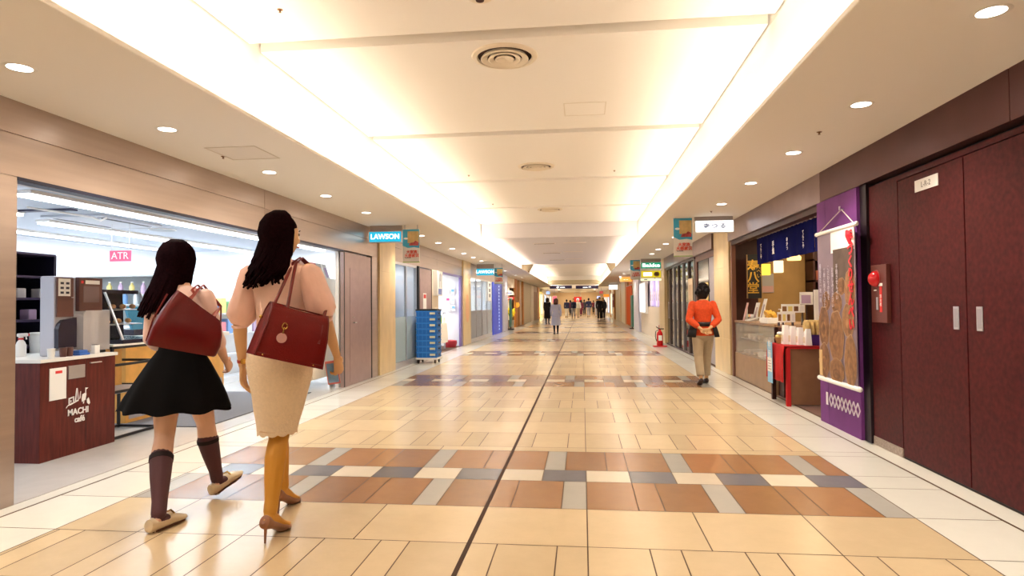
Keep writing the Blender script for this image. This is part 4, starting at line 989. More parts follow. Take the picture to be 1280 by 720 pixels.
# dark cabinet between counter and table, menus on it
wb = thing('wood_cabinet', 'dark red wooden cabinet behind the red table', 'cabinet', (2.95, 8.82, 0))
box(RW + .06, RW + 1.2, 8.72, 8.945, 0, .93, .004).obj('body', M_sdark, wb); box(RW + .04, RW + 1.25, 8.7, 8.955, .93, .955, .003).obj('top', M_cw, wb)
menu_stand('menu_card', 972, 994, 390, 403, 8.74, 'wide framed menu card standing low on the wooden cabinet', .956); menu_stand('menu_card', 977, 1006, 380, 391, 8.86, 'upper wide menu card behind the lower one', .956)
t = thing('photo_card', 'photo card on a thin post above the menu cards', 'card', (3.3, 8.35, 1.2)); a, b = ony(1000, 381, 8.86), ony(1016, 365, 8.86)
box(a.x, b.x, 8.86, 8.87, a.z, b.z).obj('sheet', M_paper, t); G().tube([((a.x + b.x) / 2, 8.875, .955), ((a.x + b.x) / 2, 8.875, b.z - .02)], .006, 8).obj('post', M_mdark, t); box(a.x + .02, b.x - .03, 8.856, 8.86, a.z + .02, b.z - .04).obj('photo', packs[1], t)
t = thing('upright_banner', 'narrow white and blue upright card right of the photo card', 'banner', (3.3, 8.2, 1.0)); a, b = ony(1018, 394, 8.8), ony(1025, 362, 8.8)
box(a.x, b.x, 8.8, 8.815, .956, b.z).obj('sheet', M_paper, t); box(b.x, b.x + .03, 8.8, 8.81, .956, a.z + .12).obj('blue_foot', mat('bright blue', (.05, .2, .8), .5), t)
# red table
M_redc = mat('red cloth', (.50, .008, .010), .8, var=.08); M_tw = mat('table brown', (.25, .12, .06), .5, var=.1)
TX0, TX1, TY0, TY1 = 2.44, 3.05, 8.02, 8.66
t = thing('sale_table', 'brown box table with red edge posts beside the showcase', 'table', ((TX0 + TX1) / 2, (TY0 + TY1) / 2, 0))
box(TX0 + .05, TX1, TY0 + .02, TY0 + .05, .02, .70).obj('end_panel', M_tw, t); box(TX0 + .03, TX1, TY0, TY1, .70, .725).obj('top', M_redc, t)
for y in (TY0, TY1 - .05):
    box(TX0 + .02, TX0 + .07, y, y + .05, 0, .70, .003).obj('leg', M_redc if y == TY0 else M_sdark, t)
    box(TX1 - .05, TX1, y, y + .05, 0, .70, .003).obj('leg', M_sdark, t)
g = G()
N = 16
top = [Vector((TX1, TY0 - .006 + (TY1 - TY0 + .03) * k / N, .732)) for k in range(N + 1)]
mid = [Vector((TX0 - .0, v.y, .732)) for v in top]
low = [[Vector((TX0 - .018 - .012 * math.sin(k * 1.3) * j / 4, top[k].y, .732 - .44 * j / 4)) for k in range(N + 1)] for j in range(1, 5)]
g.rings([top, mid] + low, cap=False, closed=False)
o = g.obj('red_cloth', M_redc, None, True); tag(o, 'red cloth draped over the corridor side of the sale table', 'cloth')
md = o.modifiers.new('s', 'SOLIDIFY'); md.thickness = .004; md.offset = 1
t = thing('hanging_notice', 'white and light blue notice hanging on the red cloth', 'notice', (TX0 - .04, 8.5, .2))
G().box(TX0 - .05, TX0 - .044, 8.36, 8.56, .24, .76).obj('sheet', mat('notice blue', (.28, .58, .82), .6), t)
box(TX0 - .052, TX0 - .05, 8.365, 8.555, .38, .56).obj('white_text_panel', M_paper, t)
G().text('特\n価', .12, (TX0 - .0525, 8.46, .66), -YP, ZP, .0006).obj('lettering', M_paper, t)
g = G()
for k in range(4): g.box(TX0 - .0535, TX0 - .052, 8.39 + (k % 2) * .02, 8.53, .41 + k * .035, .42 + k * .035)
g.obj('fine_print', mat('soft print', (.5, .4, .42), .6), t)
TT = .738
def paper_bag(x, y, w, h, m_, lab, grp):
    t = thing('paper_bag', lab, 'bag', (x, y, TT), 0, grp)
    G().rings([[Vector((x + a * (.04 - .016 * z / h), y + b * w / 2, TT + z)) for a, b in ((-1, -1), (1, -1), (1, 1), (-1, 1))] for z in (0, h * .8, h)]).obj('bag', m_, t)
    G().prism([(0, 0), (w * .6, 0), (w * .6, h * .35), (0, h * .35)], (x - .041, y - w * .3, TT + h * .15), YP, ZP, (.004, 0, 0)).obj('label', mat('cream label', (.75, .66, .5), .6), t)
    return t
for i in range(4):
    paper_bag(2.56 + .06 * i, 8.36 - i * .085, .1, .24 - .012 * i, M_paper, 'white paper bag standing on the red table, %s from the left' % ['first', 'second', 'third', 'fourth'][i], 'white bags on the red table')
t = thing('snack_basket', 'low basket of wrapped crackers at the left corner of the red table', 'basket', (2.56, 8.54, TT))
G().lathe([(.08, 0), (.1, .07), (.105, .075)], (2.58, 8.53, TT), 18).obj('basket', mat('wicker', (.45, .26, .09), .7), t)
random.seed(11)
for i in range(9):
    o = G().sph((2.58 + random.uniform(-.06, .06), 8.53 + random.uniform(-.06, .06), TT + .09 + .02 * (i % 3)), (.035, .04, .022), 10, 6).obj('wrapped_cracker', [packs[4], M_ck[1], M_paper][i % 3], None, True); tag(o, 'wrapped cracker in the low basket, %s of the heap' % ['first', 'second', 'third', 'fourth', 'fifth', 'sixth', 'seventh', 'eighth', 'ninth'][i], 'cracker', 'wrapped crackers in the low basket')
o = box(2.72, 3.02, 8.06, 8.26, TT, TT + .13, .006).obj('purple_box', mat('deep purple box', (.05, .012, .12), .5)); tag(o, 'deep purple box on the right end of the red table', 'box')
random.seed(13)
for i in range(5):
    x = 2.75 + .055 * i; o = thing('snack_bag', 'kraft brown bag of crackers on the purple box, %s from the left' % ['first', 'second', 'third', 'fourth', 'fifth'][i], 'bag', (x, 8.16, TT + .13), 0, 'kraft bags on the purple box')
    G().tube([(x, 8.16, TT + .13), (x, 8.16, TT + .2), (x, 8.16, TT + .28), (x, 8.16, TT + .31)], [(.036, .09), (.042, .10), (.028, .09), (.008, .07)], 12, ref=(1, 0, 0)).obj('bag', mat('kraft', (.52, .34, .12), .55, var=.25, vscale=30), o, True); G().box(x - .02, x + .02, 8.1, 8.105, TT + .17, TT + .22).obj('label', M_paper, o)

# ---- pillar, dark glass doors, further fronts
stone_pillar(11.36, 12.62, RW - .03, RW + .3, 'wall_right')
M_dg = mat('dark glass', (.012, .008, .011), .10, spec=.35); M_dwood = mat('dark door wood', (.11, .03, .02), .4, var=.2)
wbox('wall_right', RW + .12, RW + .3, 12.62, 20.05, 0, 2.6, mat('dark back', (.02, .008, .008), .6))
d = struct(G().box(RW + .02, RW + .1, 12.64, 12.75, 0, 2.33).box(RW + .02, RW + .1, 14.75, 14.9, 0, 2.33).box(RW + .02, RW + .1, 12.75, 14.75, 2.2, 2.33), 'door_5', M_dwood)
box(RW + .05, RW + .06, 12.75, 13.5, 0.02, 2.2).obj('grey_panel', mat('grey panel', (.40, .36, .40), .4, .3), d); box(RW + .04, RW + .08, 13.5, 14.75, .02, 2.2).obj('dark_leaf', M_dg, d)
box(RW + .03, RW + .05, 13.55, 14.1, .9, 1.7).obj('poster_panel', mat('poster yellow', (.75, .55, .22), .5), d)
d = struct(G().box(RW + .0, RW + .1, 14.95, 20.0, 2.28, 2.33).box(RW, RW + .1, 14.95, 20, 0, .04), 'door_6', mat('dark frame', (.05, .03, .035), .4))
for k in range(6):
    y0 = 14.97 + k * .84
    box(RW + .04, RW + .06, y0, y0 + .8, .04, 2.28).obj('glass_leaf', M_dg, d)
    box(RW + .0, RW + .07, y0, y0 + .085, .04, 2.28, .004).obj('stile', [mat('grey stile', (.30, .28, .29), .4, .6), mat('bronze stile', (.16, .12, .11), .4, .6)][k % 2], d)
    G().box(RW - .03, RW - .015, y0 + .04, y0 + .06, .8, 1.3, .004).box(RW - .03, RW, y0 + .04, y0 + .06, .82, .84).box(RW - .03, RW, y0 + .04, y0 + .06, 1.26, 1.28).obj('pull_handle', M_alu, d)
t = thing('door_notice', 'long beige notice on the dark glass doors beside the man', 'notice', (RW, 15.4, 1.0)); box(RW - .012, RW - .002, 15.15, 15.75, 1.02, 1.85).obj('sheet', mat('notice beige', (.62, .48, .32), .6), t); box(RW - .014, RW - .012, 15.25, 15.65, 1.2, 1.7).obj('print', mat('notice print', (.48, .33, .2), .6), t)
stone_pillar(20.05, 21.35, RW - .04, RW + .3, 'wall_right')
# fire extinguisher on its red stand
e = Vector((2.22, 18.7, 0))
t = thing('fire_extinguisher', 'red fire extinguisher on a red stand by the dark glass doors', 'extinguisher', e)
G().lathe([(.085, .03), (.09, .05), (.09, .36), (.07, .42), (.035, .46), (.03, .5)], e, 20).obj('cylinder', mat('extinguisher red', (.62, .01, .012), .25), t, True)
G().box(e.x - .19, e.x + .19, e.y - .15, e.y + .15, 0, .03, .01).obj('stand', mat('stand red', (.6, .015, .02), .5), t)
G().box(e.x - .02, e.x + .12, e.y - .015, e.y + .015, .50, .53, .005).tube([e + Vector((-.02, 0, .52)), e + Vector((-.1, 0, .58))], .012, 8).obj('lever', M_black, t)
G().tube([e + Vector((-.03, 0, .49)), e + Vector((-.12, -.03, .44)), e + Vector((-.13, -.04, .3)), e + Vector((-.1, -.04, .16))], .012, 8).obj('hose', M_black, t, True)
box(e.x - .05, e.x + .05, e.y - .093, e.y - .088, .18, .33).obj('label', M_paper, t)
G().tube([e + Vector((0, .14, .02)), e + Vector((0, .14, .62))], .01, 8).obj('sign_post', mat('stand red', (.6, .015, .02), .5), t)
# bakery front
M_lav = mat('lavender poster wall', (.66, .60, .86), .5, var=.3, vscale=3)
wbox('wall_right', RW - .02, RW + .3, 21.35, 28.2, 0, 1.12, M_cream)
wbox('wall_right', RW + .05, RW + .3, 21.35, 28.2, 1.12, 2.15, M_lav); wbox('wall_right', RW - .02, RW + .3, 21.35, 28.2, 2.15, SZ, M_cream)
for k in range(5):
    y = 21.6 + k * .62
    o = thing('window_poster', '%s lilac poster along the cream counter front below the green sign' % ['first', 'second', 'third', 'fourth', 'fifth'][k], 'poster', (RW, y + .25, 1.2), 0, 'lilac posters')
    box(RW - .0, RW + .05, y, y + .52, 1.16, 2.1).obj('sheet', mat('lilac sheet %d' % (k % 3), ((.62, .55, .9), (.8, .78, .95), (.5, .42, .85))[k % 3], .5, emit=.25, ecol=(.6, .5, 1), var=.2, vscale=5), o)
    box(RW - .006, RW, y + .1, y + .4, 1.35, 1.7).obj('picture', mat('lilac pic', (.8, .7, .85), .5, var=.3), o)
t = thing('light_panel', 'bright white lit panel standing past the lilac posters', 'sign', (RW, 26.2, .9)); box(RW - .13, RW - .021, 25.2, 27.6, .85, 2.12, .01).obj('case', M_whitec, t); box(RW - .136, RW - .13, 25.3, 27.5, .9, 2.06).obj('face', emi('white panel face', (.95, .97, 1), 1.15), t)
wbox('wall_right', RW - .12, RW + .3, 28.25, 31.0, 0, SZ, mat('lavender white', (.72, .72, .86), .4))
t = thing('advert_stand', 'green upright board against the lavender pillar on the right', 'stand', (RW - .1, 31.6, 0)); box(RW - .18, RW - .12, 31.1, 32.3, .1, 1.65, .01).obj('board', mat('deep green', (.01, .16, .12), .4), t); box(RW - .28, RW - .02, 31.4, 32.0, 0, .04, .01).obj('foot', M_black, t); box(RW - .17, RW - .13, 31.6, 31.8, .04, .1).obj('stem', M_black, t)
t = thing('shop_curtain', 'bright orange shop curtain hanging to the floor', 'curtain', (RW - .05, 35, 0))
pts = [[Vector((RW - .06 + .04 * math.sin(k * 1.4), 33 + k * .2, z)) for k in range(19)] for z in (.08, 1.1, 2.2)]
g = G().rings(pts, cap=False, closed=False); g.rings([[p + Vector((.01, 0, 0)) for p in r_] for r_ in pts][::-1], cap=False, closed=False); g.obj('cloth', mat('orange cloth', (.80, .12, .01), .7), t, True)
G().cyl((RW - .06, 32.9, 2.21), (RW - .06, 36.7, 2.21), .02).obj('rail', M_alu, t)
for (a, b, m_, dx) in ((31.0, 33, M_cream, 0), (33, 36.7, mat('orange wall', (.75, .25, .05), .6), .06), (36.7, 39, M_tan, 0), (39, 43, M_cream, 0), (43, 44.2, M_stone, -.04), (44.2, 50, M_beige, 0), (50, 52, M_tan, -.1), (52, 58, M_cream, 0), (58, 59.5, M_tan, -.06), (59.5, 80, M_beige, 0)):
    wbox('wall_right', RW + dx, RW + .3, a, b, 0, SZ, m_)
t = thing('wall_poster', 'dark red upright poster board far down the right side', 'poster', (RW, 51, 1)); box(RW - .16, RW - .1, 50.1, 51.9, .95, 2.0).obj('board', mat('maroon board', (.28, .015, .03), .5), t); box(RW - .165, RW - .16, 50.5, 51.5, 1.5, 1.75).obj('white_print', M_paper, t)

# ================================================================== HANGING SIGNS
def px_box(px0, px1, pyt, pyb, Y): a, b = ony(px0, pyb, Y), ony(px1, pyt, Y); return a.x, b.x, a.z, b.z
M_cyan = emi('cyan face', (.0, .55, .85), .62)
def lit_sign(name, lab, px0, px1, pyt, pyb, Y, face, body, size, lmat, font_sx=1.0, top=True, bold=.0, dy=0, rnd=.004):
    x0, x1, z0, z1 = px_box(px0, px1, pyt, pyb, Y)
    t = thing(name, lab, 'sign', ((x0 + x1) / 2, Y, z0))
    box(x0, x1, Y, Y + .14, z0, z1, rnd).obj('case', M_alu if rnd < .01 else M_whitec, t)
    h_ = z1 - z0
    if rnd < .01: box(x0 + .012, x1 - .012, Y - .004, Y, z0 + .012, z1 - .012).obj('face', face, t)
    else: box(x0 + .008, x1 - .008, Y - .01, Y + .02, z0 + .008, z1 - .008, rnd).obj('face', face, t)
    G().text(body, h_ * size, ((x0 + x1) / 2, Y - .012, (z0 + z1) / 2 + dy), XP, ZP, .002, bold=bold, sx=font_sx).obj('lettering', lmat, t)
    if top: box(x0 + .005, x1 - .005, Y + .05, Y + .09, z1, SZ).obj('mounting_plate', mat('mount beige', (.5, .42, .38), .5), t)
    return t
lit_sign('shop_sign', 'cyan lit store sign hanging beside the honey stone pillar', 461, 502, 288.5, 303.5, 10.5, M_cyan, 'LAWSON', .62, M_letw, 1.0, bold=.002)
lit_sign('shop_sign', 'smaller cyan lit store sign farther down the left side', 595.5, 617.5, 335.5, 344.5, 21.3, M_cyan, 'LAWSON', .62, M_letw, 1.0, bold=.002)
lit_sign('shop_sign', 'white lit sign with blue characters above the pillar by the cracker shop', 869, 917.5, 274.5, 291, 10.3, emi('white face', (1, .98, .95), 1.0), '寺 つ る', .42, mat('sign blue dark', (.03, .04, .25), .5), 1.2, rnd=.02, bold=.002)
t = lit_sign('shop_sign', 'green sign with white script over the yellow sign', 801, 826.5, 327.5, 336, 19.9, emi('green face', (.0, .35, .17), .6), 'Bakke', .75, M_letw, 1.5, bold=.002)
x0, x1, z0, z1 = px_box(801, 826.5, 338, 347.5, 19.9)
t = thing('shop_sign', 'yellow sign with a round pastry picture under the green sign', 'sign', ((x0 + x1) / 2, 19.9, z0)); box(x0, x1, 19.9, 20.0, z0, z1, .004).obj('case', M_alu, t); box(x0 + .01, x1 - .01, 19.895, 19.9, z0 + .01, z1 - .01).obj('face', emi('yellow face', (.8, .62, .01), .6), t)
G().prism([(.085 * math.cos(a * PI / 10), .075 * math.sin(a * PI / 10)) for a in range(20)], (x1 - .14, 19.892, (z0 + z1) / 2), XP, ZP, (0, .003, 0)).obj('pastry_picture', M_ck[0], t); G().box(x0 + .08, x0 + .34, 19.89, 19.895, z0 + .06, z1 - .06).obj('lettering', M_letw, t)
G().box(x0 + .05, x0 + .07, 19.93, 19.95, z1, z1 + .06).box(x1 - .07, x1 - .05, 19.93, 19.95, z1, z1 + .06).obj('bracket', M_alu, t)
x0, x1, z0, z1 = px_box(801, 826.5, 348, 351, 19.9)
t = thing('shop_sign', 'thin pale yellow strip sign below the yellow sign', 'sign', ((x0 + x1) / 2, 19.9, z0)); box(x0, x1, 19.9, 19.96, z0, z1, .003).obj('strip', emi('pale yellow face', (.95, .9, .55), .8), t); G().box(x0 + .1, x0 + .2, 19.896, 19.9, z0 + .02, z1 - .02).obj('lettering', M_ink, t); G().box(x1 - .2, x1 - .17, 19.92, 19.94, z1, z1 + .04).obj('bracket', M_black, t)
def poster_banner(lab, px0, px1, pyt, pyb, Y):
    x0, x1, z0, z1 = px_box(px0, px1, pyt, pyb, Y); w = x1 - x0; h_ = z1 - z0
    t = thing('hanging_poster', lab, 'poster', ((x0 + x1) / 2, Y, z0), 0, 'hanging campaign posters')
    box(x0, x1, Y, Y + .03, z0, z1, .004).obj('board', mat('poster pale', (.78, .76, .72), .5), t)
    g = G(); g.prism([(0, h_ * .5), (w * .3, h_ * .43), (w * .7, h_ * .45), (w, h_ * .42), (w, h_), (0, h_)], (x0, Y - .003, z0), XP, ZP, (0, .003, 0)); g.obj('sky_print', mat('poster blue', (.06, .42, .66), .5), t)
    box(x0 + w * .3, x1 - w * .03, Y - .005, Y - .003, z0 + h_ * .58, z0 + h_ * .94).obj('tan_print', mat('poster tan', (.66, .47, .20), .5, var=.2), t)
    g = G(); g.prism([(w * .13 * math.cos(a * PI / 8), h_ * .03 * math.sin(a * PI / 8)) for a in range(16)], (x0 + w * .2, Y - .007, z0 + h_ * .72), XP, ZP, (0, .003, 0)); g.obj('speech_bubble', M_paper, t)
    g = G(); g.prism([(w * -.28, -h_ * .05), (w * .3, -h_ * .05), (w * .3, h_ * .05), (w * .12, h_ * .1), (w * .02, h_ * .05), (-w * .2, h_ * .03)], (x0 + w * .65, Y - .008, z0 + h_ * .55), XP, ZP, (0, .003, 0)); g.obj('red_print', mat('poster brown red', (.45, .08, .08), .5, var=.5, vscale=20), t)
    G().text('大家族\n大感謝祭', w * .22, (x0 + w * .55, Y - .008, z0 + h_ * .24), XP, ZP, .001, bold=w * .004, lead=1.0).obj('lettering', mat('poster red', (.78, .06, .02), .5), t)
    box(x0 + w * .15, x0 + w * .5, Y - .006, Y - .003, z0 + h_ * .12, z0 + h_ * .135).obj('fine_print', M_ink, t)
    G().box(x0 + w * .1, x0 + w * .14, Y + .01, Y + .02, z1, SZ).box(x0 + w * .86, x0 + w * .9, Y + .01, Y + .02, z1, SZ).obj('hanger', M_alu, t)
    box(x0, x1, Y - .004, Y + .034, z0 - .012, z0 + .004).obj('bottom_rail', mat('rail green', (.35, .5, .2), .5), t)
    return t
poster_banner('blue and white campaign poster hanging right of the near cyan sign', 503.5, 524, 286.5, 327.5, 10.5)
poster_banner('smaller campaign poster hanging right of the farther cyan sign', 618, 628.5, 335, 354.5, 21.3)
poster_banner('blue and white campaign poster hanging left of the white lit sign', 842.5, 865, 272.5, 320, 10.4)
poster_banner('smaller campaign poster hanging left of the green sign', 788, 800, 325, 349, 20.4)
lit_sign('shop_sign', 'white lit sign board over the beige fronts on the left', 652.5, 666, 346, 350.5, 38, emi('white face b', (1, .98, .95), 1.4), '-- --', .6, M_ink, rnd=.02)
lit_sign('shop_sign', 'dark purple sign board past the white one on the left', 665, 680.5, 352, 356.5, 46, mat('aubergine', (.06, .02, .10), .4), '-----', .6, M_letw)
lit_sign('shop_sign', 'orange lit sign above the orange curtain', 774.5, 790, 346, 352.5, 33, emi('orange face', (1, .32, .05), 1.0), '-- --', .55, M_letw)
lit_sign('shop_sign', 'white lit sign on the far right past the orange one', 761, 772, 356, 362, 44, emi('white face b', (1, .98, .95), 1.4), '-- -', .5, M_ink, rnd=.02)
lit_sign('shop_sign', 'orange sign board low on the far right beside the maroon poster', 754, 761.5, 367.5, 371.5, 58, mat('sign orange', (.75, .25, .02), .5, emit=.4), '-', .7, M_ink, top=False)
for lab, a, b, tx in (('left direction sign with white letters across the far corridor', 687, 715, '← -----'), ('right direction sign with white letters across the far corridor', 719.5, 748, '----- →')):
    lit_sign('direction_sign', lab, a, b, 356.7, 361.2, 49.5, mat('sign ink blue', (.03, .02, .10), .4), tx, .85, M_letw, 1.0, bold=.012)
# far end: red sign and added warm fill light
p0, p1 = ony(717.5, 379, 79.5), ony(727, 371, 79.5)
t = thing('shop_sign', 'red sign at the far end of the corridor above the crowd', 'sign', ((p0.x + p1.x) / 2, 79.5, p0.z)); box(p0.x, p1.x, 79.45, 79.6, p0.z, p1.z, .01).obj('case', M_red, t); G().text('祭', .4, ((p0.x + p1.x) / 2, 79.44, (p0.z + p1.z) / 2), XP, ZP, .004).obj('lettering', M_letw, t)
G().box(p0.x + .1, p0.x + .14, 79.5, 79.54, p1.z, 2.9).box(p1.x - .14, p1.x - .1, 79.5, 79.54, p1.z, 2.9).obj('hanger', M_alu, t)
area('end_fill', (-.5, 76, 2.8), 5, 6, 120, (1, .75, .45)); area('far_fill', (-.5, 61, 3.3), 3, 14, 110, (1, .86, .66))  # added area lights without fixtures, brightening the far corridor

# small signs and shop fronts far down the corridor
for lab, a, b, c, d, Y, m_ in (('small blue and white sign board far down the left side', 682.5, 687.5, 364, 368, 57, emi('far blue face', (.35, .5, .95), .9)),
                               ('small violet lit sign far down the right side', 746, 750.5, 370, 373.5, 62, emi('far violet face', (.55, .6, 1), 1.0)),
                               ('small red and white sign far down the right side', 749, 754, 363.5, 367.5, 56, mat('far red face', (.6, .1, .1), .5, emit=.2)),
                               ('small pink sign far down the left side behind the grey coat woman', 690.5, 696, 370, 379, 60, mat('far pink face', (.8, .15, .3), .5, emit=.2))):
    x0, x1, z0, z1 = px_box(a, b, c, d, Y)
    t = thing('shop_sign', lab, 'sign', ((x0 + x1) / 2, Y, z0)); box(x0, x1, Y, Y + .1, z0, z1, .01).obj('case', M_alu, t); box(x0 + .02, x1 - .02, Y - .006, Y, z0 + .02, z1 - .02).obj('face', m_, t)
    box((x0 + x1) / 2 - .02, (x0 + x1) / 2 + .02, Y + .03, Y + .06, z1, SZ if x0 < LIPL + .2 or x0 > LIPR - .3 else 3.2).obj('hanger', M_alu, t)
for k, (y, m_) in enumerate(((55.0, 'a'), (61, 'b'), (66, 'c'), (71, 'd'))):
    for sd, x in ((-1, LX), (1, RW)):
        o = thing('shop_window', 'lit shop window panel far down the %s side, %s of its row' % ('left' if sd < 0 else 'right', ['nearest', 'second', 'third', 'farthest'][k]), 'window', (x, y + 1.5, .2), 0, 'far lit shop windows')
        xa, xb = (x, x + .04) if sd < 0 else (x - .04, x)
        box(xa, xb, y, y + 3, .2, 2.2, .01).obj('frame', M_alu, o)
        xa, xb = (x + .04, x + .05) if sd < 0 else (x - .05, x - .04)
        box(xa, xb, y + .15, y + 2.85, .35, 2.1).obj('pane', emi('far pane ' + m_, {'a': (1, .9, .6), 'b': (.7, .8, 1), 'c': (1, .75, .6), 'd': (1, .95, .85)}[m_], .8), o)
# ================================================================== PEOPLE
def union(g, voxel, smooth=4, fac=.5):
    """closed shapes of g fused into one continuous skin"""
    bmesh.ops.recalc_face_normals(g.bm, faces=list(g.bm.faces))
    me = bpy.data.meshes.new('u'); g.bm.to_mesh(me); g.bm.free()
    o = bpy.data.objects.new('u', me); C.objects.link(o)
    r = o.modifiers.new('r', 'REMESH'); r.mode = 'VOXEL'; r.voxel_size = voxel
    if smooth:
        s = o.modifiers.new('s', 'SMOOTH'); s.factor = fac; s.iterations = smooth
    dg = bpy.context.evaluated_depsgraph_get()
    m2 = bpy.data.meshes.new_from_object(o.evaluated_get(dg))
    bpy.data.objects.remove(o); bpy.data.meshes.remove(me)
    for p in m2.polygons: p.use_smooth = True
    return m2
def link(me, name, m_, parent, label=None):
    me.name = name; me.materials.clear(); me.materials.append(m_)
    o = bpy.data.objects.new(name, me); C.objects.link(o); o.parent = parent; WL[o.name] = WL[parent.name]
    if label: o['label'] = label
    return o
LEGP = [(0, .090), (.35, .081), (.7, .062), (.95, .052), (1.05, .050), (1.3, .055), (1.55, .047), (1.85, .034), (2, .033)]
ARMP = [(0, .048), (.15, .046), (.5, .041), (.9, .035), (1.0, .035), (1.2, .037), (1.6, .030), (1.9, .023), (2.0, .022)]
def lerp(a, b, t): return a + (b - a) * t
def limb(g, J, prof, e=0.0, t0=0.0, t1=2.0, k=1.0, seg=14, calf=0.0, flat=1.0, dome=True):
    A, B, Cc = J
    def P(t):
        p = lerp(A, B, t) if t < 1 else lerp(B, Cc, t - 1)
        if calf and t > 1: p = p + Vector((0, -calf * math.sin(min(1, (t - 1) / .7) * PI), 0))
        return p
    def R(t):
        for (ta, ra), (tb, rb) in zip(prof, prof[1:]):
            if ta <= t <= tb: return lerp(ra, rb, (t - ta) / (tb - ta)) * k
        return prof[-1][1] * k
    ts = [t0] + [t for t, _ in prof if t0 < t < t1] + [t1]
    g.tube([P(t) for t in ts], [(R(t) + e, (R(t) + e) * flat) for t in ts], seg, dome=dome)
TORSO = [(.74, .04, .05, 0), (.79, .145, .105, -.01), (.86, .172, .122, -.015), (.93, .158, .108, -.008), (1.02, .122, .086, 0), (1.10, .124, .088, .004), (1.20, .143, .104, .012), (1.28, .160, .108, .008), (1.34, .168, .082, -.004), (1.375, .135, .062, -.008), (1.40, .075, .055, -.008), (1.43, .054, .052, -.004)]
def torso(g, k, z0=0, z1=9, e=0.0, shift=lambda z: (0, 0), w=1.0, seg=24):
    pr = [(z, a, b, y) for z, a, b, y in TORSO]
    zs = sorted(set([max(z0, pr[0][0])] + [p[0] for p in pr if z0 < p[0] < z1] + [min(z1, pr[-1][0])]))
    pts, rad = [], []
    for z in zs:
        for p, q in zip(pr, pr[1:]):
            if p[0] <= z <= q[0]:
                t = (z - p[0]) / (q[0] - p[0]); a, b, y = [lerp(p[i], q[i], t) for i in (1, 2, 3)]; break
        sx, sy = shift(z * k)
        pts.append(Vector((sx, y * k + sy, z * k))); rad.append(((a * w) * k + e, b * k + e))
    g.tube(pts, rad, seg, ref=(1, 0, 0))
def head_shape(c, k, yaw=0.0, tilt=0.0):
    g = G(); g.sph((0, 0, 0), (1, 1, 1), 36, 26)
    for v in g.bm.verts:
        x, y, z = v.co
        jaw = max(0, -z)
        px = x * .076 * (1 - .30 * jaw ** 1.5); py = y * .094 * (1 - .12 * jaw) + (.010 * jaw if y > 0 else .02 * jaw); pz = z * .113
        f = max(0, y)
        def bump(cx, cz, s, a):
            return a * math.exp(-(((px - cx) / s) ** 2 + ((pz - cz) / s) ** 2)) * (f ** .5)
        py += bump(0, -.018, .012, .020) + bump(0, .005, .010, .010) + bump(0, -.030, .013, .010)
        py += bump(.033, .012, .014, -.010) + bump(-.033, .012, .014, -.010) + bump(0, .038, .04, .004)
        py += bump(0, -.056, .013, .008) + bump(.012, -.056, .009, .004) + bump(-.012, -.056, .009, .004) + bump(0, -.088, .018, .010) + bump(.04, -.02, .02, .004) + bump(-.04, -.02, .02, .004)
        v.co = Vector((px, py, pz)) * k
    for s in (-1, 1):
        g.tube([(s * .070 * k, -.012 * k, -.03 * k), (s * .080 * k, -.016 * k, 0), (s * .082 * k, -.020 * k, .025 * k)], [(.006 * k, .012 * k), (.007 * k, .018 * k), (.006 * k, .016 * k)], 8, ref=(1, 0, 0), dome=True)
    R = Matrix.Rotation(yaw, 4, 'Z') @ Matrix.Rotation(tilt, 4, 'X'); M = Matrix.Translation(c) @ R
    for v in g.bm.verts: v.co = M @ v.co
    return g, M
def hand(g, W, d, n, side, k=1.0, curl=.35, spread=.06, thumb=.5):
    """palm, four unequal bent fingers and a thumb. d: finger direction, n: direction the palm faces, side: +1 when the thumb is on a = d x n"""
    d = Vector(d).normalized(); n = Vector(n); n = (n - d * n.dot(d)).normalized(); a = d.cross(n) * side
    W = Vector(W)
    g.tube([W - d * .01 * k, W + d * .03 * k, W + d * .065 * k, W + d * .088 * k], [(.021 * k, .016 * k), (.032 * k, .015 * k), (.038 * k, .014 * k), (.036 * k, .011 * k)], 12, ref=a, dome=True)
    for i, (off, ln) in enumerate(((.0275, .072), (.0092, .080), (-.0092, .074), (-.027, .058))):
        p = W + d * (.080 - .004 * abs(i - 1)) * k + a * off * k; q = d + a * spread * (1.5 - i) * .5
        pts = [p]; ang = 0
        for j, fr in enumerate((.42, .33, .25)):
            ang += curl * (1 + .25 * j) * (1 + .12 * i)
            p = p + (q * math.cos(ang) + n * math.sin(ang)).normalized() * ln * fr * k; pts.append(p)
        g.tube(pts, [.0088 * k, .0084 * k, .0076 * k, .0062 * k], 8, dome=True)
    p = W + d * .022 * k + a * .026 * k; q = (d * .75 + a * .75 + n * thumb).normalized()
    p2 = p + q * .036 * k; p3 = p2 + (d * .9 + a * .25 + n * (thumb + .2)).normalized() * .03 * k; p4 = p3 + (d * .95 + n * (thumb + .3)).normalized() * .022 * k
    g.tube([p - q * .012 * k, p2, p3, p4], [.014 * k, .0105 * k, .0095 * k, .0075 * k], 8, dome=True)
def V3(*a): return Vector(a)
M_skin = mat('skin', (.68, .40, .20), .5, var=.05); M_skin2 = mat('skin pale', (.76, .47, .33), .5, var=.05)
M_hair = mat('dark maroon hair', (.008, .0018, .003), .7, var=.5, vscale=80, spec=.02); M_hairb = mat('black hair', (.010, .006, .007), .55, spec=.25)
M_lip = mat('lips', (.55, .16, .14), .4); M_eye = mat('eye', (.04, .025, .02), .2)
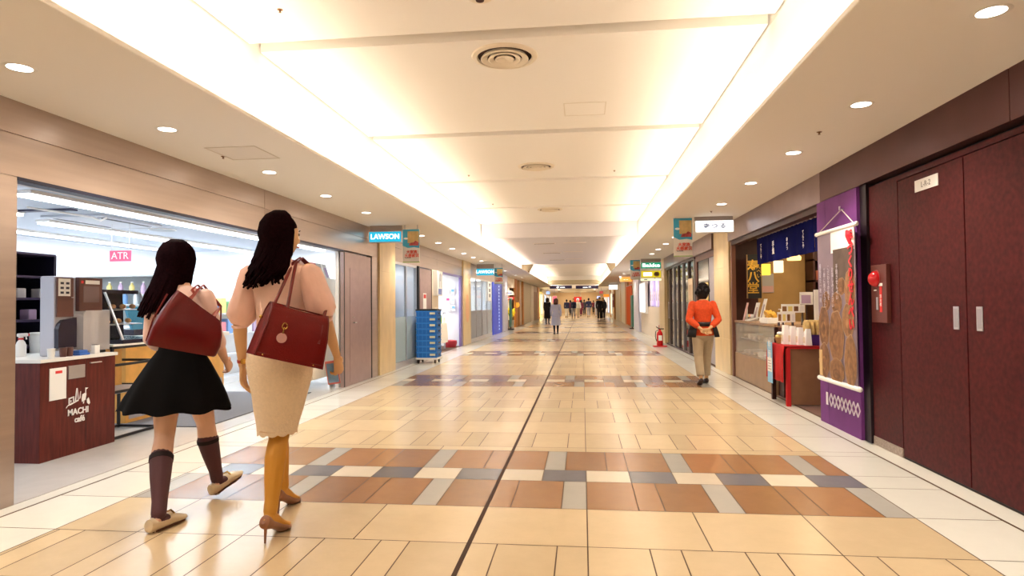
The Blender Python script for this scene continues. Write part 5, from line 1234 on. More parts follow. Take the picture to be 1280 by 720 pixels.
def face(root, M, k):
    g = G()
    for s in (-1, 1): g.sph(M @ V3(s * .033 * k, .080 * k, .012 * k), .0085 * k, 10, 8)
    g.obj('eyes', M_eye, root, True, local=True)
    g = G().tube([M @ V3(-.022 * k, .092 * k, -.056 * k), M @ V3(0, .104 * k, -.055 * k), M @ V3(.022 * k, .092 * k, -.056 * k)], [.003 * k, .006 * k, .003 * k], 8, dome=True); g.obj('lips', M_lip, root, True, local=True)
    g = G()
    for s in (-1, 1): g.tube([M @ V3(s * .018 * k, .093 * k, .031 * k), M @ V3(s * .035 * k, .089 * k, .036 * k), M @ V3(s * .05 * k, .078 * k, .031 * k)], [.002 * k, .003 * k, .0015 * k], 6)
    g.obj('eyebrows', M_hair, root, True, local=True)
def cap_hair(g, M, k, big=1.0):
    b = G(); b.sph((0, 0, 0), (1, 1, 1), 28, 20)
    for v in b.bm.verts:
        x, y, z = v.co
        r = V3(x * .086, y * .100, z * .120) * big
        if y > .15 and z < .45: r.y = min(r.y, .072 if z > .3 else .03)
        r += V3(0, -.010, .012)
        v.co = M @ (r * k)
    g.add(b.bm)
    return g
def long_hair(root, M, k, length, n=64, sway=(0, 0), m_=None, taper=1.0, seed=1, width=1.0, wave=.012, rad=.017, arc=112):
    rnd = random.Random(seed); g = G(); cap_hair(g, M, k)
    R3 = M.to_3x3(); c = M.translation
    for i in range(n):
        f = i / (n - 1) * 2 - 1
        phi = f * math.radians(arc)               # 0 = straight back
        lay = rnd.choice((0, 0, 1))
        dirx, diry = math.sin(phi), -math.cos(phi)
        def el(deg, ex=0.0):
            c_, s_ = math.cos(math.radians(deg)), math.sin(math.radians(deg))
            return R3 @ V3(dirx * (.090 + ex) * c_, diry * (.104 + ex) * c_ - .008, .012 + (.121 + ex) * s_) * k + c
        pre = [el(89, .004), el(70, .008), el(48, .009), el(25, .010), el(2, .010), el(-18, .008)]; ear = pre[-1]
        L = length * (1 - .12 * abs(f)) * rnd.uniform(.86, 1.0) * (taper if abs(f) > .8 else 1)
        hang = list(pre)
        wv = rnd.uniform(0, 6.3); steps = 6
        for s in range(1, steps + 1):
            u = s / steps
            q = ear + V3(sway[0] * (.75 - .35 * dirx) * u ** 1.2 + (-dirx * .03 * (1 - width)) * u, sway[1] * u, -L * u)
            q.x += -dirx * (1 - width) * .07 * u + wave * math.sin(wv + u * 7) * u
            q.y += diry * .012 * u + wave * .7 * math.cos(wv + u * 6) * u
            hang.append(q)
        r0 = rad * k * rnd.uniform(.8, 1.1)
        rr = [r0 * .5, r0 * .7, r0 * .9, r0, r0, r0] + [r0 * (1.0 - .6 * (s / steps) ** 2.2) for s in range(1, steps + 1)]
        g.tube(hang, [(a, a * .7) for a in rr], 6, dome=False)
    return g.obj('hair', m_ or M_hair, root, 60, local=True)
def foot_shape(g, ank, k, e=0.0, yaw=0.0, pitch=0.0, heel=0.0):
    """foot from heel to toe; ank is the ankle joint; pitch lifts the toe"""
    R = Matrix.Rotation(yaw, 3, 'Z') @ Matrix.Rotation(pitch, 3, 'X')
    q = lambda y, z: ank + R @ (V3(0, y, z) * k)
    hz = heel
    g.tube([q(-.05, -.045), q(-.03, -.04), q(.02, -.042 - hz * .15), q(.08, -.058 - hz * .62), q(.14, -.070 - hz * .98), q(.185, -.074 - hz)],
           [(.022 * k + e, .026 * k + e), (.03 * k + e, .036 * k + e), (.034 * k + e, .036 * k + e), (.04 * k + e, .026 * k + e), (.042 * k + e, .017 * k + e), (.024 * k + e, .009 * k + e)], 12, ref=R @ V3(1, 0, 0), dome=True)
def pump(root, ank, k, yaw=0.0, m_=None, heel=.07):
    R = Matrix.Rotation(yaw, 3, 'Z'); q = lambda x, y, z: ank + R @ (V3(x, y, z) * k)
    t = None; g = G()
    z0 = ank.z / k
    # shell: horseshoe sections so the instep stays open
    secs = [(-.070, -.030, .012, .018), (-.064, -.036, .028, .034), (-.045, -.045, .034, .036), (-.015, -.062, .035, .028), (.03, -.080, .036, .022), (.075, -.104, .041, .024), (.115, -.122, .045, .026), (.155, -.134, .041, .021), (.19, -.140, .028, .014), (.21, -.143, .010, .007)]
    g.tube([q(0, y, z) for y, z, w, h in secs], [(w * k, h * k) for y, z, w, h in secs], 16, ref=R @ V3(1, 0, 0))
    me_o = g.obj('shoe', m_, root, True, local=True)
    g = G()
    g.rings([[q(x * w, y, z) for x, y, z in ((-1, yy, zz), (1, yy, zz), (1, yy, zz - .006), (-1, yy, zz - .006))] for yy, zz, w in ((-.06, -.036, .026), (-.02, -.058, .03), (.03, -.075, .031), (.08, -.108, .037), (.12, -.133, .041), (.16, -.146, .038), (.2, -.15, .022))])
    g.obj('sole', mat('sole brown', (.10, .04, .02), .5), me_o, local=True)
    hb = q(0, -.062, 0); g = G().tube([q(0, -.045, -.04), q(0, -.052, -.075), V3(q(0, -.058, 0).x, q(0, -.058, 0).y, .001)], [(.02 * k, .016 * k), (.009 * k, .008 * k), (.0055 * k, .0055 * k)], 10)
    g.obj('stiletto_heel', m_, me_o, True, local=True)
# ------------------------------------------------------------ the woman in pink with the red bag
AX, AY = -1.73, 3.46
A = thing('person', 'woman in a pink puff sleeve top and cream lace skirt carrying a red bag', 'person', (AX, AY, 0))
k = 1.035
hz = .07
rank, lank = V3(.012, -.14, .155), V3(-.15, .33, .155)
rkn, lkn = V3(-.022, .03, .535), V3(-.10, .17, .53)
rh, lh = V3(.088, 0, .955), V3(-.088, .02, .955)
sh = lambda z: (0.0, .0)
zoff = .085         # heel lift
class Up: pass
def A_torso(g, z0, z1, e=0.0, w=1.0):
    b = G(); torso(b, k, z0, z1, e, w=w)
    for v in b.bm.verts: v.co.z += zoff
    g.add(b.bm)
lsh, rsh = V3(-.168, 0, 1.475), V3(.168, 0, 1.475)
lel, lwr = V3(-.232, -.03, 1.185), V3(-.232, .0, .94)
rel, rwr = V3(.265, -.01, 1.22), V3(.295, .10, .99)
hc = V3(0, .02, 1.685)
g = G()
A_torso(g, 0, 9)
for J in ((rh, rkn, rank), (lh, lkn, lank)): limb(g, J, LEGP, k=k, calf=.014)
foot_shape(g, rank, k, heel=.05); foot_shape(g, lank, k, heel=.05)
for J in ((lsh, lel, lwr), (rsh, rel, rwr)): limb(g, J, ARMP, k=k)
g.tube([V3(0, -.005, 1.52), V3(0, .004, 1.57), V3(0, .01, 1.63)], [.052, .048, .048], 16)
hg, AM = head_shape(hc, k, yaw=-.58)
g.add(hg.bm)
hand(g, lwr + V3(0, .002, -.012), (.02, .05, -1), (1, .1, 0), -1, k, curl=.22)
hand(g, rwr + V3(0, .004, -.012), (.06, .25, -1), (-.9, .35, 0), 1, k, curl=.5, thumb=.6)
body = link(union(g, .0045, 3), 'body', M_skin, A)
face(A, AM, k)
# ochre tights
g = G()
for J in ((rh, rkn, rank), (lh, lkn, lank)): limb(g, J, LEGP, e=.0035, k=k, t0=.35, calf=.014)
foot_shape(g, rank, k, heel=.05, e=.002); foot_shape(g, lank, k, heel=.05, e=.002)
link(union(g, .005, 3), 'tights', mat('ochre tights', (.58, .27, .03), .55), A)
# top
M_pink = mat('pink chiffon', (.86, .58, .49), .7, var=.05, bump=.15, bscale=70, sheen=.3)
M_pinks = mat('sheer pink sleeve', (.86, .54, .45), .6, var=.08, bump=.25, bscale=25, sheen=.4)
g = G(); A_torso(g, 1.0, 1.405, .012); link(union(g, .006, 4), 'top', M_pink, A)
for nm, S, E, W_ in (('l', lsh, lel, lwr), ('r', rsh, rel, rwr)):
    g = G(); seg = 28; ts = [-.12, 0.0, .2, .45, .7, .9, 1.02, 1.06]; rad = [.040, .068, .074, .076, .082, .078, .052, .045]
    rr = []
    for t, r in zip(ts, rad):
        P = lerp(S, E, t) if t <= 1 else lerp(E, W_, (t - 1)); d = (E - S).normalized()
        U = (XP - d * XP.dot(d)).normalized(); Vv = d.cross(U)
        rr.append([P + U * (r * (1 + .05 * math.sin(j * 1.9 + t * 4)) * math.cos(2 * PI * j / seg)) + Vv * (r * (1 + .05 * math.sin(j * 1.9 + t * 4)) * math.sin(2 * PI * j / seg)) for j in range(seg)])
    g.rings(rr); g.obj('puff_sleeve', M_pinks, A, True, local=True)
    cuff = G(); P = lerp(E, W_, .05); cuff.tube([P, lerp(E, W_, .11)], [.046, .044], 20); cuff.obj('cuff', M_pink, A, True, local=True)
# skirt: waist to lace hem
M_lace = mat('cream lace', (.82, .66, .48), .75, var=.05, vscale=60, bump=.5, bscale=120)
rings = []
prof = [(1.165, .128, .094, 0, 0), (1.12, .142, .108, 0, 0), (1.04, .176, .134, 0, -.006), (.97, .192, .143, .0, -.01), (.88, .186, .138, .002, -.006), (.78, .160, .128, -.008, .005), (.68, .138, .124, -.020, .015), (.60, .116, .122, -.032, .03), (.565, .110, .122, -.035, .032)]
N = 48
for j, (z, a, b, cx, cy) in enumerate(prof):
    rings.append([V3(cx + a * math.cos(2 * PI * i / N) * (1 + .012 * math.sin(i * 1.3 + z * 9)), cy + b * math.sin(2 * PI * i / N), z) for i in range(N)])
z, a, b, cx, cy = prof[-1]
rings.append([V3(cx + (a * .995) * math.cos(2 * PI * i / N), cy + b * .995 * math.sin(2 * PI * i / N), z - .012 - .012 * abs(math.sin(i * PI / 4))) for i in range(N)])
inner = [[V3(cx + (a - .012) * math.cos(2 * PI * i / N), cy + (b - .012) * math.sin(2 * PI * i / N), zz) for i in range(N)] for zz in (z + .0, z + .2)]
g = G().rings(rings + inner, cap=False); sk = g.obj('skirt', M_lace, A, 70, local=True)
g = G().tube([V3(0, 0, 1.155), V3(0, 0, 1.185)], [(.131, .097), (.128, .094)], 32, ref=(1, 0, 0)); g.obj('waistband', M_lace, sk, True, local=True)
g = G().rings([[V3(cx + (a * 1.004) * math.cos(2 * PI * i / N), cy + b * 1.004 * math.sin(2 * PI * i / N), zz) for i in range(N)] for zz in (z + .045, z + .004)], cap=False); g.obj('lace_band', mat('lace band', (.70, .48, .30), .8, bump=.8, bscale=200), sk, True, local=True)
pump(A, rank, k, 0, mat('tan leather', (.28, .115, .055), .35)); pump(A, lank, k, 0, mat('tan leather', (.28, .115, .055), .35))
long_hair(A, AM, k, .285, 120, sway=(-.045, -.05), seed=4, width=.95, wave=.028, arc=92)
# watch
g = G().tube([lerp(lwr, lel, .06), lerp(lwr, lel, .13)], [.027, .028], 18); w = g.obj('watch_strap', mat('watch red strap', (.35, .03, .03), .4), A, True, local=True)
G().cyl(lerp(lwr, lel, .095) + V3(.018, -.022, 0), lerp(lwr, lel, .095) + V3(.024, -.030, 0), .016, seg=18).obj('watch_face', mat('gold', (.75, .45, .1), .25, .9), w, True, local=True)
# phone in the right hand
pc = rwr + V3(-.015, .03, -.085)
t = thing('phone', 'pink and blue phone held in the right hand of the woman in pink', 'phone', (AX + pc.x, AY + pc.y, pc.z - .07))
R = Matrix.Rotation(.35, 4, 'X') @ Matrix.Rotation(.35, 4, 'Z')
def rbox(sx, sy, sz, M, bev=.004):
    b = G().box(-sx, sx, -sy, sy, -sz, sz, bev); o = G(); o.add(b.bm, M); return o
Mp = Matrix.Translation(V3(AX, AY, 0) + pc + V3(-.02, -.005, -.02)) @ R
rbox(.036, .005, .075, Mp).obj('case', mat('pink case', (.70, .18, .18), .4), t); rbox(.030, .0012, .062, Mp @ Matrix.Translation((0, -.006, 0)), .0004).obj('screen', mat('pale blue picture', (.22, .42, .85), .25, var=.4), t)
# ---- red Boston bag
M_rl = mat('burgundy leather', (.16, .006, .005), .45, spec=.22, var=.10, vscale=14, bump=.25, bscale=130)
M_gold = mat('gold fitting', (.75, .48, .14), .25, .9)
def boston(name, label, loc, yaw, roll, L, Hh, D, slump=0.0):
    t = thing(name, label, 'bag', loc)
    M = Matrix.Translation(loc) @ Matrix.Rotation(yaw, 4, 'Z') @ Matrix.Rotation(roll, 4, 'Y')
    return t, M
bl = V3(AX + .148, AY - .25, .985)
bag, BM = boston('handbag', 'burgundy leather bag with a round tag on the shoulder of the woman in pink', bl, math.radians(40), math.radians(15.5), .37, .28, .15)
L, Hh, D = .355, .285, .19
prof = [(-D / 2, 0), (D / 2, 0), (D / 2, .02), (D / 2 * .98, Hh * .55), (D / 2 * .7, Hh * .86), (D / 2 * .35, Hh), (-D / 2 * .35, Hh), (-D / 2 * .7, Hh * .86), (-D / 2 * .98, Hh * .55), (-D / 2, .02)]
rr = []
for f in [-1, -.985, -.6, -.2, .2, .6, .985, 1]:
    bulge = 1 + .07 * (1 - f * f); en = .97 if abs(f) == 1 else 1
    rr.append([BM @ V3(f * L / 2 - (f * .026 * (z / Hh)), y * bulge * en, z * (1 - .03 * (1 - f * f)) * en) for y, z in prof])
bo = G().rings(rr).obj('body', M_rl, bag, 50)
g = G()
for f in (-1, 1):
    g.tube([BM @ V3(f * L / 2 - (f * .026 * (z / Hh)), y * 1.0, z) for y, z in prof[1:] + [prof[0]]], .004, 6)
g.tube([BM @ V3(-L / 2 + .01, -D / 2 - .002, .02), BM @ V3(L / 2 - .01, -D / 2 - .002, .02)], .0025, 6).tube([BM @ V3(-L / 2 + .02, 0, Hh + .001), BM @ V3(L / 2 - .02, 0, Hh + .001)], .004, 6)
g.obj('piping', mat('dark burgundy', (.16, .012, .01), .35), bag, True)
g = G()
for f in (-.8, -.1, .7): g.lathe([(.006, 0), (.006, .003), (.001, .004)], (0, 0, 0), 8) if False else g.sph(BM @ V3(f * L / 2, -D / 2 * 1.02, .012), .005, 8, 6)
g.sph(BM @ V3(-L / 2 - .003, 0, Hh * .7), .01, 8, 6); g.obj('studs', M_gold, bag, True)
S = V3(AX, AY, 0) + rsh + V3(-.035, 0, .062)
M_strap = mat('strap leather', (.16, .008, .007), .35)
def strap(pts, r=.0075): return G().tube(pts, [(r * 1.25, r * .6)] * len(pts), 8, ref=(1, .3, 0)).obj('handle', M_strap, bag, True)
P1, P2 = BM @ V3(-.075, -D / 2 * .72, Hh * .80), BM @ V3(.12, -D / 2 * .72, Hh * .80)
Q1, Q2 = BM @ V3(-.125, D / 2 * .72, Hh * .84), BM @ V3(.12, D / 2 * .72, Hh * .84)
strap([BM @ V3(-.075, -D / 2 * 1.02, Hh * .45), P1, lerp(P1, S, .5) + V3(-.01, -.02, 0), S + V3(-.02, -.045, -.015), S + V3(.0, 0, .018), S + V3(.03, .05, -.03), V3(AX + .25, AY + .07, 1.38), V3(AX + .275, AY + .02, 1.3), P2, BM @ V3(.12, -D / 2 * 1.02, Hh * .45)])
strap([Q1, lerp(Q1, S, .5) + V3(-.015, -.02, 0), S + V3(-.035, -.045, -.01), S + V3(-.018, 0, .02), S + V3(.015, .05, -.03), V3(AX + .24, AY + .08, 1.38), V3(AX + .27, AY + .05, 1.3), Q2])
g = G().tube([BM @ V3(-.075 + .013 * math.cos(a * PI / 8), -D / 2 * 1.1, Hh * .62 + .016 * math.sin(a * PI / 8)) for a in range(17)], .0035, 6).tube([BM @ V3(-.075, -D / 2 * 1.12, Hh * .60), BM @ V3(-.075, -D / 2 * 1.14, Hh * .48)], .004, 6); g.obj('ring', M_gold, bag, True)
c0, c1 = BM @ V3(-.075, -D / 2 * 1.11, Hh * .40), BM @ V3(-.075, -D / 2 * 1.15, Hh * .40)
G().cyl(c0, c1, .026, seg=24).obj('round_tag', mat('pink tag', (.62, .34, .32), .45), bag, True, label='pale pink round tag'); 

# ------------------------------------------------------------ the woman in the black skirt
BX_, BY_ = -2.55, 3.76
B = thing('person', 'woman in a short black skirt and dark knee socks carrying a red tote', 'person', (BX_, BY_, 0))
kb = 1.005
brank, blank = V3(.085, .27, .125), V3(.115, -.36, .095)
brkn, blkn = V3(.055, .19, .505), V3(-.055, -.07, .47)
brh, blh = V3(.085, .0, .86), V3(-.085, 0, .86)
blsh, brsh = V3(-.165, 0, 1.335), V3(.165, 0, 1.335)
blel, blwr = V3(-.225, .03, 1.08), V3(-.18, .2, .93)
brel, brwr = V3(.25, -.02, 1.09), V3(.22, .14, .93)
hcb = V3(-.04, .03, 1.57)
g = G(); torso(g, kb)
for J in ((brh, brkn, brank), (blh, blkn, blank)): limb(g, J, LEGP, k=kb * 1.13, calf=.016)
foot_shape(g, brank, kb, pitch=.30); foot_shape(g, blank, kb)
for J in ((blsh, blel, blwr), (brsh, brel, brwr)): limb(g, J, ARMP, k=kb)
g.tube([V3(0, -.005, 1.38), V3(0, .008, 1.43), V3(0, .014, 1.49)], [.05, .046, .046], 16)
hg, BMh = head_shape(hcb, kb, yaw=-.15); g.add(hg.bm)
hand(g, blwr + V3(0, .008, -.004), (.15, .7, -.6), (1, 0, .1), -1, kb, curl=.35)
hand(g, brwr + V3(0, .008, -.004), (-.1, .7, -.6), (-1, 0, .1), 1, kb, curl=.35)
link(union(g, .0045, 3), 'body', M_skin2, B); face(B, BMh, kb)
M_blouse = mat('pale pink blouse', (.82, .58, .52), .7, var=.05, bump=.15, bscale=50)
g = G(); torso(g, kb, 1.02, 1.405, .012)
for J in ((blsh, blel, blwr), (brsh, brel, brwr)): limb(g, J, ARMP, e=.014, k=kb, t1=1.25)
link(union(g, .006, 4), 'blouse', M_blouse, B)
# flared skirt
N = 72; rings = []
prof = [(1.055, .125, .09, 0, 0), (1.01, .135, .1, 0, 0), (.93, .19, .15, -.005, 0), (.82, .255, .2, -.012, 0), (.72, .31, .235, -.022, 0), (.635, .345, .26, -.03, 0)]
for j, (z, a, b, cx, cy) in enumerate(prof):
    f = j / (len(prof) - 1)
    rings.append([V3(cx + a * math.cos(t_) * (1 + .045 * f * math.sin(9 * t_ + 1)), cy + b * math.sin(t_) * (1 + .045 * f * math.sin(9 * t_ + 1)), z - .008 * f * math.cos(9 * t_)) for t_ in [2 * PI * i / N for i in range(N)]])
ins = [[V3(p.x * .96, p.y * .96, p.z + dz) for p in rings[-1]] for dz in (0.004,)] + [[V3(p.x * .93, p.y * .93, p.z) for p in rings[2]]]
sk = G().rings(rings + ins, cap=False).obj('skirt', mat('black skirt', (.004, .0035, .004), .9, spec=.1), B, 70, local=True)
G().tube([V3(0, 0, 1.04), V3(0, 0, 1.075)], [(.129, .094), (.127, .092)], 32, ref=(1, 0, 0)).obj('waistband', mat('black skirt', (.004, .0035, .004), .9, spec=.1), sk, True, local=True)
# socks and loafers
M_sock = mat('plum sheer sock', (.085, .030, .038), .7, bump=.3, bscale=300); M_band = mat('sock band', (.012, .004, .006), .8)
M_loaf = mat('pale gold leather', (.72, .60, .42), .3, .25)
for J, pit, yw in (((brh, brkn, brank), .30, -.25), ((blh, blkn, blank), 0, -.15)):
    g = G(); limb(g, J, LEGP, e=.004, k=kb * 1.13, t0=1.28, calf=.016); foot_shape(g, J[2], kb, e=.002, pitch=pit, yaw=yw)
    so = link(union(g, .005, 3), 'sock', M_sock, B)
    g = G(); limb(g, J, LEGP, e=.0065, k=kb * 1.13, t0=1.27, t1=1.33, calf=.016, dome=False); g.obj('sock_band', M_band, so, True, local=True)
    Rm = Matrix.Rotation(yw, 3, 'Z') @ Matrix.Rotation(pit, 3, 'X'); q = lambda x, y, z: J[2] + Rm @ V3(x, y, z)
    secs = [(-.078, -.048, .012, .022), (-.072, -.050, .030, .036), (-.05, -.052, .037, .042), (-.01, -.058, .039, .036), (.04, -.058, .041, .036), (.075, -.054, .044, .038), (.12, -.064, .046, .029), (.165, -.072, .041, .021), (.195, -.077, .024, .013), (.21, -.079, .008, .007)]
    g = G().tube([q(0, y, z) for y, z, w, h in secs], [(w, h) for y, z, w, h in secs], 18, ref=Rm @ V3(1, 0, 0)); lo = g.obj('loafer', M_loaf, B, True, local=True)
    g = G().tube([q(-.03, .085, -.022), q(0, .09, -.008), q(.03, .085, -.022)], [.005, .006, .005], 8); g.obj('buckle_strap', M_gold, lo, True, local=True)
    g = G().rings([[q(w * s_, y, zz) for s_, zz in ((-1, -.078), (1, -.078), (1, -.090), (-1, -.090))] for y, w in ((-.06, .02), (-.03, .034), (.04, .036), (.1, .044), (.16, .038), (.195, .012))]); g.obj('sole', mat('sole brown', (.10, .04, .02), .5), lo, local=True)
    g = G().tube([q(0, -.035, -.078), q(0, -.04, -.098)], [(.030, .028), (.028, .025)], 12, ref=Rm @ V3(1, 0, 0)); g.obj('block_heel', M_loaf, lo, True, local=True)
long_hair(B, BMh, kb, .34, 120, sway=(-.085, -.05), seed=8, width=1.0, wave=.012, rad=.018, m_=M_hair)
# slouchy tote
M_tote = mat('glossy burgundy leather', (.12, .005, .006), .3, spec=.3, var=.12, vscale=10, bump=.12, bscale=18)
tl = V3(BX_ + .185, BY_ - .27, 1.02)
tote = thing('tote_bag', 'large glossy burgundy tote on the shoulder of the woman in the black skirt', 'bag', tl)
TM = Matrix.Translation(tl) @ Matrix.Rotation(math.radians(42), 4, 'Z') @ Matrix.Rotation(math.radians(14), 4, 'Y')
rr = []
for z, Lw, Dw in ((0, .36, .15), (.015, .38, .17), (.10, .39, .19), (.20, .36, .17), (.28, .32, .12), (.33, .29, .09)):
    ring = []
    for i in range(32):
        a_ = 2 * PI * i / 32; c_, s_ = math.cos(a_), math.sin(a_)
        x_ = math.copysign(abs(c_) ** .35, c_) * Lw / 2; y_ = math.copysign(abs(s_) ** .45, s_) * Dw / 2
        zf = z / .33; x_ += .02 * zf + (.02 * zf if x_ < 0 else 0)
        ring.append(TM @ V3(x_, y_ + .010 * math.sin(x_ * 34 + z * 18) * (.4 + zf), z * (1.10 - .42 * (x_ / Lw + .5))))
    rr.append(ring)
rim = [[p + V3(0, 0, -.0) for p in rr[-1]], [lerp(p, tl + V3(0, 0, .26), .12) for p in rr[-1]], [lerp(p, tl + V3(0, 0, .1), .3) for p in rr[-2]]]
G().rings(rr + rim[1:]).obj('body', M_tote, tote, 50)
SB = V3(BX_, BY_, 0) + brsh + V3(-.03, 0, .064)
for s_, nm in ((-1, 'front'), (1, 'rear')):
    a_, b_ = TM @ V3(-.04, s_ * .048, .285), TM @ V3(.12, s_ * .048, .235)
    G().tube([a_ + V3(0, 0, -.07), a_, lerp(a_, SB, .6), SB + V3(-.02 * s_ - .01, -.045, -.012), SB + V3(-.02 * s_, 0, .02), SB + V3(-.01 * s_ + .02, .05, -.03), V3(BX_ + .235, BY_ + .06, 1.28), b_, b_ + V3(0, 0, -.06)], [(.010, .004)] * 9, 8, ref=(1, .3, 0)).obj('handle', mat('tote strap', (.25, .03, .015), .35), tote, True)
G().tube([TM @ V3(-.188, 0, .02), TM @ V3(-.185, 0, .15), TM @ V3(-.15, 0, .31)], .005, 6).tube([TM @ V3(.188, 0, .02), TM @ V3(.185, 0, .15), TM @ V3(.15, 0, .31)], .005, 6).obj('side_seam', mat('dark burgundy', (.16, .012, .01), .35), tote, True)

# ------------------------------------------------------------ simpler builder for the other people
def walker(label, loc, rotz, Ht, top_m, leg_m, hair_m, skin_m=None, stride=.22, arms='swing', top=(.84, 1.405), sleeve=1.92, legs='trousers', hairlen=.0, group=None, shoe_m=None, vox=.009, wide=1.0, coat_flare=0.0, hem=.8, skirt_m=None, hairbig=1.0):
    k = Ht / 1.65; skin_m = skin_m or M_skin
    r = thing('person', label, 'person', loc, rotz, group)
    s = stride
    ra, la = V3(.075, s, .095) * k, V3(-.075, -s, .115) * k
    rk, lk = V3(.085, s * .62 + .03, .475) * k, V3(-.085, -s * .35 + .03, .47) * k
    rh_, lh_ = V3(.085, 0, .86) * k, V3(-.085, 0, .86) * k
    ls, rs = V3(-.168 * wide, 0, 1.34) * k, V3(.168 * wide, 0, 1.34) * k
    if arms == 'behind':
        le, lw, re, rw_ = V3(-.245, -.06, 1.09) * k, V3(-.045, -.185, .915) * k, V3(.245, -.06, 1.09) * k, V3(.05, -.18, .93) * k
    elif arms == 'front':
        le, lw, re, rw_ = V3(-.22, .02, 1.08) * k, V3(-.10, .22, 1.08) * k, V3(.22, .02, 1.08) * k, V3(.10, .22, 1.1) * k
    else:
        le, lw, re, rw_ = V3(-.215, .03 + s * .3, 1.08) * k, V3(-.215, .10 + s * .6, .86) * k, V3(.215, -.03 - s * .3, 1.08) * k, V3(.215, -s * .4, .85) * k
    g = G(); torso(g, k, w=wide)
    for J in ((rh_, rk, ra), (lh_, lk, la)): limb(g, J, LEGP, k=k, calf=.012)
    foot_shape(g, ra, k); foot_shape(g, la, k, pitch=-.25)
    for J in ((ls, le, lw), (rs, re, rw_)): limb(g, J, ARMP, k=k)
    g.tube([V3(0, -.005, 1.39) * k, V3(0, .006, 1.44) * k, V3(0, .012, 1.5) * k], [.052 * k, .048 * k, .048 * k], 14)
    hg, HM = head_shape(V3(0, .02, 1.54) * k, k); g.add(hg.bm)
    if arms == 'behind':
        hand(g, lw + V3(.008, 0, -.004), (1, -.12, -.25), (.1, -.9, .2), 1, k, curl=.25); hand(g, rw_ + V3(-.008, -.02, 0), (-1, -.1, -.25), (-.1, .9, .2), 1, k, curl=.45)
    elif arms == 'front':
        hand(g, lw, (.6, .8, 0), (1, -.3, 0), -1, k); hand(g, rw_, (-.6, .8, 0), (-1, -.3, 0), 1, k)
    else:
        hand(g, lw + V3(0, .004, -.01), (.03, .3, -1), (1, 0, 0), -1, k); hand(g, rw_ + V3(0, 0, -.01), (-.03, .1, -1), (-1, 0, 0), 1, k)
    link(union(g, vox * .62, 2), 'body', skin_m, r)
    if vox < .008: face(r, HM, k)
    if legs == 'trousers':
        g = G(); torso(g, k, .74, 1.0, .012, w=wide)
        for J in ((rh_, rk, ra), (lh_, lk, la)):
            g.tube([lerp(J[0], J[1], t) if t < 1 else lerp(J[1], J[2], t - 1) for t in (0, .4, .8, 1, 1.4, 1.88)], [a * k for a in (.102, .095, .08, .075, .07, .066)], 14)
        link(union(g, vox, 3), 'trousers', leg_m, r)
    elif legs == 'skirt':
        g = G(); N = 32
        pr = [(1.03, .128, .095), (.93, .17, .13), (.8, .185 + coat_flare * .4, .15), (hem, .2 + coat_flare, .17 + coat_flare * .6)]
        rr = [[V3(a * math.cos(2 * PI * i / N), b * math.sin(2 * PI * i / N), z) * k for i in range(N)] for z, a, b in pr]
        g.rings(rr); g.obj('skirt', skirt_m or leg_m, r, True, local=True)
        g = G()
        for J in ((rh_, rk, ra), (lh_, lk, la)): limb(g, J, LEGP, e=.004, k=k, t0=.5, calf=.012)
        link(union(g, vox, 2), 'stockings', leg_m, r)
    g = G(); torso(g, k, top[0], top[1], .018, w=wide)
    for J in ((ls, le, lw), (rs, re, rw_)): limb(g, J, ARMP, e=.02, k=k, t1=sleeve)
    if coat_flare and legs != 'skirt' or top[0] < .7:
        N = 28
        g.rings([[V3(a * math.cos(2 * PI * i / N), b * math.sin(2 * PI * i / N), z) * k for i in range(N)] for z, a, b in ((hem, .2 + coat_flare, .17 + coat_flare), (.86, .195, .15), (1.0, .165, .125), (1.15, .15, .115))])
    link(union(g, vox, 3), 'coat' if top[0] < .8 else 'jacket', top_m, r)
    for an, pt in ((ra, 0), (la, -.25)):
        g = G(); foot_shape(g, an, k, e=.006, pitch=pt); g.obj('shoe', shoe_m or mat('dark shoe', (.03, .015, .012), .4), r, True, local=True)
    if hairlen: long_hair(r, HM, k, hairlen, 30, seed=int(abs(loc[0] * 100)) + 1, m_=hair_m, rad=.022)
    else:
        g = G(); cap_hair(g, HM, k, hairbig)
        if hairbig > 1.1:
            rh = random.Random(2)
            for q_ in range(46):
                a_, e_ = rh.uniform(PI * .95, PI * 2.05), rh.uniform(-.35, 1.3)
                g.sph(HM @ (V3(.105 * math.cos(a_) * math.cos(e_), .118 * math.sin(a_) * math.cos(e_) - .01, .03 + .125 * math.sin(e_)) * k), .026 * k, 8, 6)
        g.tube([HM @ (V3(0, -.075, -.03) * k), HM @ (V3(0, -.07, -.075) * k)], [(.07 * k, .03 * k), (.055 * k, .02 * k)], 14, ref=(1, 0, 0))
        link(union(g, .006, 3), 'hair', hair_m, r)
    return r, k
# shop man in the orange happi coat
man, mk = walker('man in a bright orange jacket walking with hands clasped behind his back', (1.86, 10.1, 0), math.radians(3), 1.53, mat('orange happi', (.72, .075, .012), .75, var=.12, vscale=30), mat('khaki trousers', (.46, .36, .24), .8, var=.06), M_hairb, stride=.13, arms='behind', top=(.83, 1.41), sleeve=1.55, vox=.0065, wide=.97, hairbig=1.2, coat_flare=.0)
g = G(); N = 36
ap = [(1.0, .186, .148), (.93, .215, .168), (.87, .235, .182), (.80, .255, .195)]
arc = [a for a in range(N + 1)]
def band(a0, a1, z0, z1, rx, ry, n=10):
    return [[V3((rx + .03 * (1 - (z - z1) / (z0 - z1 + 1e-6)) * 0) * math.cos(a0 + (a1 - a0) * i / n), ry * math.sin(a0 + (a1 - a0) * i / n) - .01, z) * mk for i in range(n + 1)] for z in (z0, (z0 + z1) / 2, z1)]
